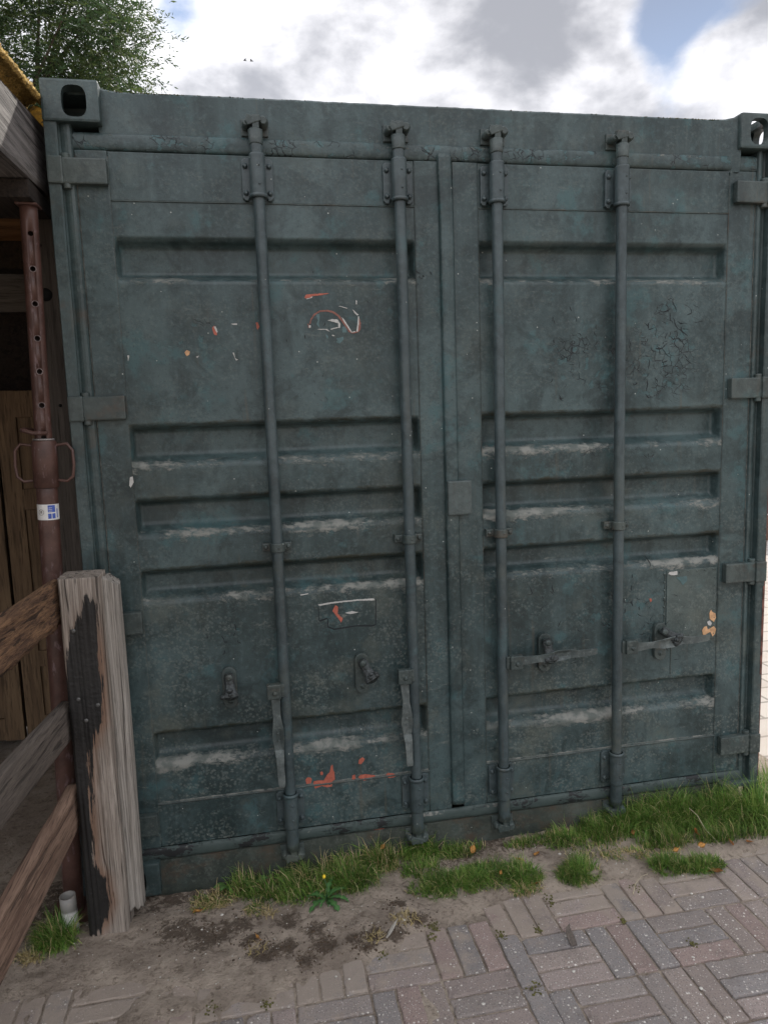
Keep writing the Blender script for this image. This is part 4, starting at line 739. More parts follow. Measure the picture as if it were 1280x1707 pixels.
def ground():
    xs = list(-np.geomspace(1.3, 400, 26)[::-1])+list(np.arange(-1.2, -.3, .02))+list(np.arange(-.3, 2.62, .0085))+list(2.62+np.geomspace(.02, 600, 36))
    ys = list(-np.geomspace(1.5, 400, 26)[::-1])+list(np.arange(-1.45, -.95, .02))+list(np.arange(-.95, .16, .0085))+list(.16+np.geomspace(.02, 800, 60))
    nx, ny = len(xs), len(ys); vs = []; soil = []
    for y in ys:
        for x in xs:
            z = sand_z(x, y) if (-1.3 < x < 2.7 and -1.5 < y < 1.5) else base_z(x, y)+(0 if x < 0 else -.0085)
            d = 0
            if -.5 < x < 2.7 and -1 < y < .2:
                for sx, sy, r_ in SOIL: d = max(d, math.exp(-(((x-sx)**2+((y-sy)*1.2)**2)/r_**2)))
                d = max(d, .75*ss(-.20, .0, y)*(1-ss(2.3, 2.5, x)), .34*ss(-.48, -.38, y)*ss(.0, .3, x)*(1-ss(.95, 1.15, x)))
                z += .004*d*fbm(x*40, y*40, 4)
            vs.append((x, y, z)); soil.append(d)
    fc = [(i*nx+j, i*nx+j+1, (i+1)*nx+j+1, (i+1)*nx+j) for i in range(ny-1) for j in range(nx-1)]
    me = bpy.data.meshes.new('ground'); me.from_pydata(vs, [], fc)
    a = me.attributes.new('soil', 'FLOAT', 'POINT'); a.data.foreach_set('value', np.array(soil, np.float32))
    for p in me.polygons: p.use_smooth = True
    return me
SOIL = [(.24, -.20, .10), (.33, -.25, .10), (.46, -.30, .05), (.50, -.36, .07), (.56, -.35, .06), (.66, -.30, .06), (.68, -.37, .06), (.78, -.37, .05), (.83, -.36, .06), (.90, -.37, .05), (.98, -.32, .05), (.80, -.40, .04), (.62, -.42, .04), (.42, -.22, .08), (.93, -.24, .04), (1.2, .0, .15), (.58, -.24, .06)]
k = NT('sandy_soil'); n1 = k.noise(6, 6, .65); n2 = k.noise(70, 5, .75); n3 = k.noise(260, 3, .6)
c = k.mix(k.rng(n1, .35, .65), (.25, .205, .165), (.41, .345, .28)); c = k.mix(k.rng(n2, .52, .68, 0, .55), c, (.12, .088, .058))
so_ = k.attr('soil'); sm = k.M('MULTIPLY', k.rng(k.M('ADD', so_, k.M('MULTIPLY', k.M('SUBTRACT', k.noise(30, 8, .85, dist=.6), .5), 3.4)), .5, .85), k.rng(so_, .05, .25), True)
c = k.mix(k.M('MULTIPLY', sm, .85), c, k.mix(k.noise(90, 3), (.035, .024, .016), (.085, .058, .038)))
pb = k.vor(120, vec=k.map((1, 1, 1))); pr = k.vor(120, out='Color')
sx = k.n('ShaderNodeSeparateXYZ'); k.t.links.new(pr, sx.inputs[0])
pm = k.M('MULTIPLY', k.rng(pb, .16, .22, 1, 0), k.rng(sx.outputs[0], .965, .97), True)
c = k.mix(pm, c, (.55, .53, .48)); c = k.mix(k.rng(n3, .6, .7, 0, .4), c, (.42, .36, .28))
n9 = k.noise(38, 8, .7, dist=.4); c = k.mix(k.rng(n9, .36, .47, .6, 0), c, (.115, .085, .06)); k.bump(k.M('ADD', k.M('ADD', n2, k.M('MULTIPLY', n9, 1.6)), k.M('ADD', k.M('MULTIPLY', n3, .5), k.M('MULTIPLY', pm, .8))), 1.0, .009)
m_sand = k.done(c, .95)
g = obj('ground', ground(), m_sand); tag(g, kind='structure')
# bricks
k = NT('concrete_brick')
bc = k.attr('bcol', 'Color'); n = k.noise(30, 6, .7); n2 = k.noise(220, 4, .7)
c = k.mix(k.rng(n, .35, .7, 0, .45), bc, k.mix(.6, bc, (.33, .28, .24)))
c = k.mix(k.rng(n2, .5, .68, 0, .75), c, (.09, .075, .07))
def specks(sc, th, col, c, loc):
    mp = k.map((1, 1, 1), loc=loc); d = k.vor(sc, vec=mp); q = k.vor(sc, vec=mp, out='Color'); s_ = k.n('ShaderNodeSeparateXYZ'); k.t.links.new(q, s_.inputs[0])
    mm = k.M('MULTIPLY', k.rng(d, .20, .32, 1, 0), k.rng(s_.outputs[1], th, th+.03), True); return k.mix(mm, c, col), mm
c, m1 = specks(150, .58, (.50, .46, .42), c, (0, 0, 0)); c, m2 = specks(85, .86, (.60, .57, .52), c, (3, 1, 0)); c, m3 = specks(260, .7, (.28, .2, .16), c, (6, 1, 2))
sandn = k.rng(k.M('ADD', k.noise(9, 6, .7), k.M('MULTIPLY', k.attr('dust'), .45)), .62, .80); c = k.mix(k.M('MULTIPLY', sandn, .8), c, (.31, .26, .215))
k.bump(k.M('ADD', k.M('ADD', k.M('MULTIPLY', n2, .8), k.M('MULTIPLY', n, 1.2)), k.M('MULTIPLY', m1, .5)), .9, .0028)
m_brick = k.done(k.mix(k.M('MULTIPLY', k.rng(k.noise(7, 7, .75, k.map((1, 1, 1), loc=(3, 1, 6))), .5, .72), .45), c, (.12, .10, .09)), .9)
def bricks():
    bm = bmesh.new(); lay = bm.verts.layers.float_color.new('bcol'); dl = bm.verts.layers.float.new('dust')
    def brick(x, y, w, h):
        """x,y = upper-left corner (far side)"""
        cx, cy = x+w/2, y-h/2
        if cy > ycut(cx)+.12 or cy < -3.4: return
        if cy > -.02: return
        if math.hypot(cx-.03, cy+.13) < .0: return
        t = random.random(); gr = random.uniform(.85, 1.15)
        colr = [(.270, .225, .208), (.285, .215, .195), (.255, .225, .210), (.275, .230, .208), (.210, .196, .192)][int(t*4.99)]
        near = -1.15 < cy and cx > -.7
        gap = .0028; n0 = len(bm.verts)
        zt = base_z(cx, cy)+random.gauss(0, .0012); tx, ty = random.gauss(0, .008), random.gauss(0, .008); rot = random.gauss(0, .008)
        nb = bmesh.new(); box(nb, -w/2+gap, w/2-gap, -h/2+gap, h/2-gap, -.05, 0, .005 if near else .002)
        if near:
            L_ = max(w, h); n_ = 12
            for i in range(1, n_):
                if w > h: co, no = (-w/2+w*i/n_, 0, 0), (1, 0, 0)
                else: co, no = (0, -h/2+h*i/n_, 0), (0, 1, 0)
                bmesh.ops.bisect_plane(nb, geom=nb.verts[:]+nb.edges[:]+nb.faces[:], plane_co=co, plane_no=no)
            for i in range(1, 5):
                if w > h: co, no = (0, -h/2+h*i/5, 0), (0, 1, 0)
                else: co, no = (-w/2+w*i/5, 0, 0), (1, 0, 0)
                bmesh.ops.bisect_plane(nb, geom=nb.verts[:]+nb.edges[:]+nb.faces[:], plane_co=co, plane_no=no)
        mp = {}
        for v in nb.verts:
            p = v.co.copy(); edge = max(abs(p.x)/(w/2), abs(p.y)/(h/2)); chp = max(0, nz((cx+p.x)*28+3, (cy+p.y)*28, 21)-.25)
            if near:
                s_ = nz((cx+p.x)*45, (cy+p.y)*45, 2)
                if edge > .9: p.z -= .012*chp; p.x *= 1-.03*chp*(.2/w)*2; p.y *= 1-.03*chp*(.2/h)*2
                if edge > .85: p.x += .0026*s_; p.y += .0026*nz((cx+p.x)*45, (cy+p.y)*45, 9); p.z -= .0028*abs(nz((cx+p.x)*60, (cy+p.y)*60, 5))
                p.z += .0008*nz((cx+p.x)*30, (cy+p.y)*30, 7)
            z = p.z+tx*p.x+ty*p.y
            q = bm.verts.new((cx+p.x*math.cos(rot)-p.y*math.sin(rot), cy+p.x*math.sin(rot)+p.y*math.cos(rot), zt+z)); mp[v] = q
            q[lay] = (*[c_*gr for c_ in colr], 1)
            q[dl] = ss(-.30, .12, cy-ycut(cx))+.25*(1-ss(-.3, .5, cx))
        for f_ in nb.faces: bm.faces.new([mp[v] for v in f_.verts])
        nb.free()
    B, T = .205, .0685
    def cell(x, y, kind):
        if kind: [brick(x+i*T, y, T, B) for i in range(3)]
        else: [brick(x, y-i*T, B, T) for i in range(3)]
    # right zone
    base = {0: 1.606, 1: 1.465, 2: 1.530, 3: 1.4, 4: 1.61}
    for r_ in range(-1, 13):
        y = -.263-.205*r_; b0 = base.get(r_, 1.465+.07*(r_ % 3))
        for c_ in range(-2, 12):
            x = b0+c_*B
            if x < 1.25: continue
            cell(x, y, c_ % 2 == 0)
        # partial fill at zone border
        x = b0
        while x-B >= 1.25: x -= B
        while x-T >= 1.25: x -= T; brick(x, y, T, B)
    for r_ in range(0, 13): brick(1.1935, -.239-.205*r_, T, B)
    for r_ in range(0, 13):
        y = -.364-.2055*r_
        for c_ in range(-14, 1):
            x = .988+c_*B-(.0 if r_ % 2 == 0 else .0)
            cell(x, y, (c_+r_) % 2 == 0)
    me = bpy.data.meshes.new('brick_paving'); bm.to_mesh(me); bm.free(); return me
o = obj('brick_paving', bricks(), m_brick); tag(o, kind='structure')
# bright sunlit paving beside and behind the container
k = NT('pale_paving'); n = k.noise(3, 6, .6); br = k.n('ShaderNodeTexBrick'); k.set(br.inputs['Vector'], k.map((1, 1, 1))); br.inputs['Scale'].default_value = 1.4
br.inputs['Color1'].default_value = (.46, .42, .38, 1); br.inputs['Color2'].default_value = (.40, .36, .33, 1); br.inputs['Mortar'].default_value = (.22, .2, .18, 1); br.inputs['Mortar Size'].default_value = .012
c = k.mix(k.rng(n, .4, .7, 0, .4), br.outputs[0], (.36, .3, .25)); k.bump(k.noise(90, 4), .3, .002); m_pale = k.done(c, .9)
bm = bmesh.new(); box(bm, 2.75, 14, .25, 16, -.05, .004, .002); o = obj('side_paving', bm, m_pale); tag(o, kind='structure')
# ------------------------------------------------------------------ grass
def blades(bm, lay, cx, cy, sx, sy, n, h, spread=.5, dry=.1, ang=0, edge=.0, curl=0):
    for i in range(n):
        a = random.uniform(0, 2*math.pi); r_ = math.sqrt(random.random())
        ex, ey = r_*math.cos(a)*sx, r_*math.sin(a)*sy
        x = cx+ex*math.cos(ang)-ey*math.sin(ang); y = cy+ex*math.sin(ang)+ey*math.cos(ang)
        if y > .022+0 and .15 < x < 2.29: continue
        if y > -.005 and x >= 2.26 and x < 2.45: continue
        if fbm(x*11, y*11, 6) < -.25 or random.random() < .75*ss(.55, 1.0, r_+.6*fbm(x*16, y*16, 3)): continue
        z = sand_z(x, y)-.004; L_ = h*1.25*random.uniform(.35, 1.25)*(1+1.1*fbm(x*13, y*13, 1))*(1-.45*r_*r_); az = random.uniform(0, 2*math.pi)*.55+a*.45
        ln = random.uniform(.15, 1)*spread+curl*random.random(); w = random.uniform(.0011, .0024)
        isd = random.random() < dry+.05
        if isd: col = random.choice([(.50, .40, .20), (.38, .31, .14), (.58, .48, .28)])
        else:
            g_ = random.uniform(.6, 1.35)*(1+.8*fbm(x*9, y*9, 8)); col = random.choice([(.085*g_, .185*g_, .03*g_), (.13*g_, .24*g_, .04*g_), (.19*g_, .26*g_, .06*g_)])
        d = V(math.cos(az), math.sin(az), 0); sd2 = V(-math.sin(az+random.gauss(0, .5)), math.cos(az), 0)*w; p = V(x, y, z); el = R(90)-ln*.35; prev = None; nseg = 4
        for s_ in range(nseg+1):
            ww = 1-s_/nseg*.9 if s_ else .8
            a_, b_ = bm.verts.new(p-sd2*ww), bm.verts.new(p+sd2*ww); a_[lay] = (*col, 1); b_[lay] = (*col, 1)
            if prev: bm.faces.new((prev[0], prev[1], b_, a_)).smooth = True
            prev = (a_, b_); el -= ln*(.38+.25*s_)*(1+curl*random.uniform(-1, 2))
            if curl: d = (d+V(random.gauss(0, curl*.35), random.gauss(0, curl*.35), 0)).normalized()
            p = p+(d*math.cos(el)+V(0, 0, math.sin(el)))*L_/nseg
            if p.z < sand_z(p.x, p.y)+.002: p.z = base_z(p.x, p.y)+.012
            if .15 < p.x < 2.29 and p.y > .018: p.y = .016
            elif p.x >= 2.26 and p.x < 2.45 and p.y > -.006: p.y = -.008
k = NT('grass_blade'); gc = k.attr('gcol', 'Color'); k.done(gc, .6); k.p.inputs['Transmission Weight'].default_value = 0
tr = k.n('ShaderNodeBsdfTranslucent'); k.set(tr.inputs[0], gc); ms_ = k.n('ShaderNodeMixShader'); ms_.inputs[0].default_value = .3
k.t.links.new(k.p.outputs[0], ms_.inputs[1]); k.t.links.new(tr.outputs[0], ms_.inputs[2]); k.t.links.new(ms_.outputs[0], k.out.inputs[0]); m_grass = k.m
def patch(name, specs):
    bm = bmesh.new(); lay = bm.verts.layers.float_color.new('gcol')
    for s_ in specs: blades(bm, lay, *s_[:6], **s_[6])
    return obj(name, bm, m_grass)
D_ = dict
g1 = patch('grass', [
    (.345, -.045, .085, .075, 750, .055, D_(dry=.65, spread=1.3, curl=.5)), (.33, -.09, .07, .045, 260, .045, D_(dry=.8, spread=1.7, curl=.8)), (.46, -.02, .09, .05, 700, .06, D_(dry=.15)),
    (.475, -.16, .045, .035, 260, .035, D_(dry=.55, spread=1.6, curl=.6)), (.56, -.06, .14, .075, 1500, .065, D_(dry=.1, spread=.9)), (.70, -.05, .14, .075, 2400, .075, D_(dry=.15, spread=.9)),
    (.64, -.115, .12, .06, 900, .05, D_(dry=.1, spread=1.1)), (.85, -.02, .13, .055, 1900, .085, D_(dry=.25, spread=1.0)), (.80, -.09, .10, .07, 1300, .07, D_(dry=.08, spread=.9)), (.93, -.03, .05, .05, 500, .075, D_(dry=.3)),
    (1.08, .0, .10, .035, 1100, .085, D_(dry=.05, spread=.9)), (1.20, -.02, .11, .04, 900, .04, D_(dry=.1, spread=.8)), (1.05, -.09, .08, .05, 800, .04, D_(dry=.05, spread=.9)),
    (1.12, -.19, .15, .065, 2600, .038, D_(dry=.05, spread=.9)), (1.24, -.17, .13, .075, 2300, .04, D_(dry=.05, spread=.9)), (1.37, -.20, .075, .07, 1500, .05, D_(dry=.04, spread=.9)), (1.36, -.265, .06, .03, 350, .03, D_(dry=.5, spread=1.2)),
    (1.48, -.03, .11, .035, 700, .035, D_(dry=.15)), (1.62, -.05, .12, .06, 1300, .045, D_(dry=.1, spread=.9)), (1.75, -.04, .12, .075, 2000, .06, D_(dry=.05)), (1.78, -.17, .10, .04, 500, .03, D_(dry=.55, spread=1.2)),
    (1.9, -.02, .12, .08, 2600, .10, D_(dry=.03, spread=.8)), (2.04, -.035, .14, .09, 3300, .11, D_(dry=.03, spread=.8)), (2.2, -.05, .14, .09, 3300, .11, D_(dry=.03, spread=.8)), (2.36, -.08, .12, .09, 2600, .12, D_(dry=.03, spread=.8)), (2.52, .02, .14, .12, 2200, .11, D_(dry=.05, spread=.8)),
    (1.95, -.14, .12, .05, 1100, .05, D_(dry=.1)), (2.15, -.16, .12, .04, 900, .05, D_(dry=.1)), (2.3, -.17, .08, .03, 300, .04, D_(dry=.1)), (1.68, -.13, .12, .05, 300, .03, D_(dry=.4, spread=1.1)), (1.9, -.20, .09, .03, 260, .03, D_(dry=.6, spread=1.3))])
tag(g1, 'fresh green grass growing along the foot of the container', 'grass', kind='stuff')
g2 = patch('grass_tuft', [(1.563, -.235, .082, .055, 1700, .05, D_(dry=.03, spread=.8)), (1.62, -.24, .03, .02, 60, .03, D_(dry=.5))]); tag(g2, 'small round green grass tuft alone on the brick paving', 'grass tuft')
g3 = patch('grass_tuft', [(1.88, -.262, .065, .05, 1200, .045, D_(dry=.03, spread=.8)), (2.0, -.285, .085, .04, 1500, .045, D_(dry=.05, spread=.8)), (1.93, -.28, .05, .03, 400, .04, D_())]); tag(g3, 'wide low grass tuft on the paving in front of the tall grass at right', 'grass tuft')
g4 = patch('grass_tuft', [(-.13, -.165, .062, .055, 1500, .07, D_(dry=.05, spread=.9)), (-.19, -.22, .05, .03, 350, .05, D_(dry=.9, spread=1.7, curl=.5))]); tag(g4, 'grass tuft with straw coloured fringe at the foot of the white pipe', 'grass tuft')
def strawtuft(x, y, r_, n, label):
    t = patch('dead_grass_tuft', [(x, y, r_, r_*.7, n, .055, D_(dry=1.0, spread=2.2, curl=1.1))]); tag(t, label, 'dead grass', 'dead grass tufts pulled up on the sand')
strawtuft(.935, -.315, .045, 110, 'larger dead straw tuft on brown soil near the end of the grass')
strawtuft(.83, -.375, .035, 60, 'dead straw tuft beside the white feather on the dug soil')
strawtuft(.475, -.345, .035, 50, 'dead curled roots in the dark soil below the yellow leaf')
strawtuft(.52, -.195, .022, 60, 'little yellow straw tuft between the grass and the sand')
# dandelion-like rosette
def wleaf(bm, lay, root, az, L_, w, up, lobes=5, col=(.05, .15, .04)):
    p = Vector(root); d = V(math.cos(az), math.sin(az), 0); s_ = V(-math.sin(az), math.cos(az), 0); n = 22; prev = None; el = up
    for i in range(n+1):
        t = i/n; ww = w*(.15+math.sin(math.pi*min(1, t*.95+.05))**.8)*(1 if lobes == 0 else (.45+.75*abs(math.sin(t*math.pi*lobes+.3))))*(1 if t < .97 else .2)
        m_ = bm.verts.new(p+V(0, 0, -.0012)); a_ = bm.verts.new(p-s_*ww); b_ = bm.verts.new(p+s_*ww)
        for v in (m_, a_, b_): v[lay] = (*[q*random.uniform(.85, 1.15) for q in col], 1)
        m_[lay] = (col[0]*1.8, col[1]*1.4, col[2]*1.6, 1)
        if prev: bm.faces.new((prev[0], a_, m_, prev[1])[::-1]); bm.faces.new((prev[1], m_, b_, prev[2])[::-1])
        prev = (a_, m_, b_); el -= .075; p = p+(d*math.cos(el)+V(0, 0, math.sin(el)))*L_/n
        p.z = max(p.z, base_z(p.x, p.y)+.012)
WD = empty('weed', (.705, -.165, 0)); tag(WD, 'green rosette weed with jagged leaves and one yellow flower bud', 'weed')
bm = bmesh.new(); lay = bm.verts.layers.float_color.new('gcol')
for i in range(15):
    wleaf(bm, lay, (0, 0, .008), i*2.4+.3*random.random(), random.uniform(.065, .105), random.uniform(.006, .009), random.uniform(.5, 1.25))
obj('leaf_rosette', bm, m_grass, WD)
bm = bmesh.new(); lay = bm.verts.layers.float_color.new('gcol'); tube(bm, [(0, 0, .01), (.005, .0, .05), (-.004, .004, .085)], [.002, .0016, .0015], 6)
for v in bm.verts: v[lay] = (.06, .14, .05, 1)
obj('stem', bm, m_grass, WD)
bm = bmesh.new(); bmesh.ops.create_icosphere(bm, subdivisions=2, radius=.0058)
for v in bm.verts: v.co = V(v.co.x-.004, v.co.y+.004, v.co.z*1.2+.090)
obj('flower_bud', bm, flat('yellow_petals', (.7, .5, .03), .6), WD)
for (x, y, lab) in ((.385, .012, 'broad leaved weed against the rusty sill beside the straw coloured grass'), (.47, .012, 'smaller broad leaved weed against the sill nearer the first locking bar')):
    bm = bmesh.new(); lay = bm.verts.layers.float_color.new('gcol')
    for i in range(5): wleaf(bm, lay, (0, 0, .005), -2.6+i*.55, .055+.02*random.random(), .012, 1.35, 0, (.07, .17, .045))
    o = obj('broadleaf_weed', bm, m_grass); o.location = (x, y, base_z(x, y)); tag(o, lab, 'weed')
# fallen leaves
m_leaf = flat('dry_leaf', (.60, .33, .10), .7, 120, .35); m_leaf2 = flat('brown_leaf', (.38, .17, .06), .7, 120, .35)
LV = [(.479, -.309, .04, 1.9, 0, 'pale yellow fallen leaf standing on dark soil in front of the grass', .02), (.290, -.128, .04, .2, 0, 'tan fallen leaf at the left end of the grass strip', .012), (1.246, -.045, .045, 1.0, 0, 'orange fallen leaf in the grass below the astragal', .03),
      (.925, -.01, .03, .8, 0, 'small tan leaf caught in the grass beside the second locking bar', .07), (1.392, -.126, .045, 2.4, 0, 'yellow leaf lying behind the dense low grass mat', .02), (2.052, -.165, .055, 1.2, 1, 'upright orange brown leaf at the edge of the tall grass', .05),
      (2.03, -.232, .04, .2, 0, 'flat yellow leaf on the wide tuft in front of the tall grass', .045), (2.165, -.205, .04, 1.4, 1, 'orange leaf standing near the right end of the brick paving', .02), (2.24, -.21, .035, .1, 1, 'rightmost brown orange leaf by the tall grass', .012),
      (1.925, -.24, .03, .2, 0, 'little yellow leaf on the left side of the wide tuft', .05), (1.84, -.10, .035, .6, 1, 'reddish brown leaf low in the grass right of the last locking bar', .04), (1.82, .01, .04, 1.3, 1, 'brown leaf leaning on the sill below the last locking bar', .06),
      (1.29, -.215, .025, .9, 0, 'tiny yellow leaf on the dense low grass mat', .045), (1.40, -.255, .05, .5, 1, 'dark brown crumpled leaf where the sand meets the bricks', .012), (2.02, -.33, .055, 2.6, 1, 'flattened orange leaf on the bricks under the wide tuft', .008), (1.47, -.10, .045, .9, 0, 'pale curled leaf on bare ground between the grass patches', .01)]
def leaf_bm(L_, seed):
    bm = bmesh.new(); n = 9; rows = []
    for i in range(n+1):
        t = i/n; w = L_*.30*math.sin(math.pi*t**.8)**.9+.0004; z = .3*L_*(t-.5)**2+.15*L_*nz(t*2, seed)
        rows.append([bm.verts.new((L_*(t-.5), w*s_, z+abs(s_)*w*.55)) for s_ in (-1, -.5, 0, .5, 1)])
    for a_, b_ in zip(rows, rows[1:]):
        for j in range(4): bm.faces.new((a_[j], b_[j], b_[j+1], a_[j+1])).smooth = True
    bmesh.ops.solidify(bm, geom=bm.faces[:], thickness=.0004)
    tube(bm, [(L_*.5, 0, .3*L_*.25), (L_*.72, .003, .3*L_*.3)], .0006, 5); return bm
for i, (x, y, L_, rz, kk, lab, zz) in enumerate(LV):
    o = obj('fallen_leaf', leaf_bm(L_*.85, i), (m_leaf, m_leaf2)[kk]); o.location = (x, y, base_z(x, y)+zz)
    o.rotation_euler = (random.uniform(-.5, .3) if zz < .02 else random.uniform(.5, 1.2), random.uniform(-.3, .3), rz); tag(o, lab, 'leaf', 'fallen leaves in front of the container')
# small stones
bm = bmesh.new()
for i in range(420):
    x = random.uniform(-.1, 2.2); y = random.uniform(-.9, -.05); big = i < 26
    if y < ycut(x)-.1 and not big and random.random() < .6: continue
    v = bmesh.ops.create_icosphere(bm, subdivisions=1, radius=random.uniform(.003, .006) if big else random.uniform(.0012, .0026))['verts']; z = sand_z(x, y) if y > ycut(x) else 0
    for q in v: q.co = V(x+q.co.x*random.uniform(.9, 1.3), y+q.co.y, z+q.co.z*.6+.001)
o = obj('pebbles', bm, flat('pale_stone', (.55, .53, .48), .8, 80, .25)); tag(o, 'tiny pale stones scattered over the sand and bricks', 'pebbles', kind='stuff')
bm = bmesh.new()
for i in range(520):
    sx, sy, r_ = random.choice(SOIL[:-2]); x = random.gauss(sx, r_*.55); y = min(random.gauss(sy, r_*.5), .0)
    rr_ = random.uniform(.001, .0036)*(1 if random.random() < .95 else 1.6); v = bmesh.ops.create_icosphere(bm, subdivisions=1, radius=rr_)['verts']; z = sand_z(x, y); sc_ = (random.uniform(.7, 1.5), random.uniform(.7, 1.5))
    for q in v: q.co = V(x+q.co.x*sc_[0], y+q.co.y*sc_[1], z+q.co.z*.7+.0005)
    for q in v: q.co += V(nz(q.co.x*300, q.co.y*300), nz(q.co.y*300, q.co.z*300), 0)*.0012
o = obj('soil_crumbs', bm, flat('soil_crumb', (.075, .052, .034), .95, 90, .4)); tag(o, 'dark crumbs of soil scattered where the ground was dug', 'soil', kind='stuff')
# moss in the joints
bm = bmesh.new()
for (mx, my, r_) in ((1.21, -.445, .02), (1.00, -.33, .03), (1.005, -.40, .02), (1.42, -.325, .025), (1.72, -.33, .02), (1.23, -.66, .025), (1.02, -.36, .02), (.36, -.52, .03), (.50, -.55, .02), (1.75, -.60, .015), (1.60, -.47, .012), (1.33, -.44, .015), (.84, -.43, .02)):
    for i in range(26):
        v = bmesh.ops.create_icosphere(bm, subdivisions=1, radius=random.uniform(.0015, .004))['verts']; c0 = V(random.gauss(mx, r_*.4), random.gauss(my, r_*.6), .001)
        for q in v: q.co = c0+V(q.co.x, q.co.y, q.co.z*.7)
o = obj('joint_moss', bm, flat('joint_moss_green', (.10, .095, .03), .95, 200, .5)); tag(o, 'olive moss growing in the joints between the bricks', 'moss', kind='stuff')
# feather and twigs
bm = bmesh.new(); pts = [(0, 0, 0), (.015, .012, .006), (.032, .03, .014), (.045, .05, .02)]
rows = []
for i in range(11):
    t = i/10; p = V(.045*t, .05*t, .02*t+.002); w = .006*math.sin(math.pi*min(1, t*.85+.12)); s_ = V(.74, -.66, 0)
    rows.append([bm.verts.new(p-s_*w), bm.verts.new(p+V(0, 0, .001)), bm.verts.new(p+s_*w)])
for a_, b_ in zip(rows, rows[1:]):
    for j in range(2): bm.faces.new((a_[j], a_[j+1], b_[j+1], b_[j]))
bmesh.ops.solidify(bm, geom=bm.faces[:], thickness=.0004); o = obj('feather', bm, flat('feather_white', (.55, .52, .47), .8, 200, .15)); o.location = (.865, -.385, .008); tag(o, 'small white feather on the dug soil beside a straw tuft', 'feather')
for (pts, lab) in (([(1.69, -.37, .008), (1.72, -.33, .012), (1.76, -.30, .014), (1.79, -.29, .012)], 'thin pale curved twig on the bricks under the low grass'), ([(.255, -.645, .006), (.29, -.642, .006), (.335, -.64, .005)], 'short pale twig on the sandy bricks at lower left'), ([(2.13, -.20, .01), (2.10, -.15, .05), (2.09, -.12, .085), (2.075, -.09, .10)], 'thin bare stalk leaning out of the tall grass')):
    bm = bmesh.new(); tube(bm, pts, .0013, 6); o = obj('twig', bm, flat('pale_twig', (.42, .36, .26), .8)); tag(o, lab, 'twig')
bm = bmesh.new(); prism(bm, [(-.010, 0), (.010, 0), (.011, .03), (.008, .06), (.012, .075), (-.004, .062), (-.011, .04)], -.001, .001); o = obj('wood_chip', bm, m_rail2); o.location = (1.405, -.535, .004); o.rotation_euler = (-1.35, 0, -.1); tag(o, 'green brown splinter of wood lying on the bricks', 'wood chip')
# ------------------------------------------------------------------ wooden fence
FN = empty('wooden_fence', (0.02, -.13, 0)); tag(FN, 'old wooden fence with tar blackened split post and three rough rails', 'fence')
def fp(o): o.location = (-.02, .13, 0); return o
TARP = [(41, 1091), (70, 1063), (67, 977), (62, 811), (56, 705), (34, 663), (28, 636), (15, 620), (3, 476), (3, 384), (0, 244), (25, 193), (36, 115), (14, 52), (-15, 9), (-60, 13), (-60, 297), (-60, 481), (-60, 600), (-60, 700), (-37, 821), (-24, 925), (7, 1016)]
TARP = [(a/1e3, b/1e3) for a, b in TARP]
def inside(p, poly):
    c_ = False; n = len(poly); j = n-1
    for i in range(n):
        if (poly[i][1] > p[1]) != (poly[j][1] > p[1]) and p[0] < (poly[j][0]-poly[i][0])*(p[1]-poly[i][1])/(poly[j][1]-poly[i][1])+poly[i][0]: c_ = not c_
        j = i
    return c_
def edist(p, poly):
    b = 9
    for i in range(len(poly)):
        ax, ay = poly[i]; bx, by = poly[(i+1) % len(poly)]; dx, dy = bx-ax, by-ay; t = max(0, min(1, ((p[0]-ax)*dx+(p[1]-ay)*dy)/(dx*dx+dy*dy+1e-12)))
        b = min(b, math.hypot(p[0]-ax-t*dx, p[1]-ay-t*dy))
    return b
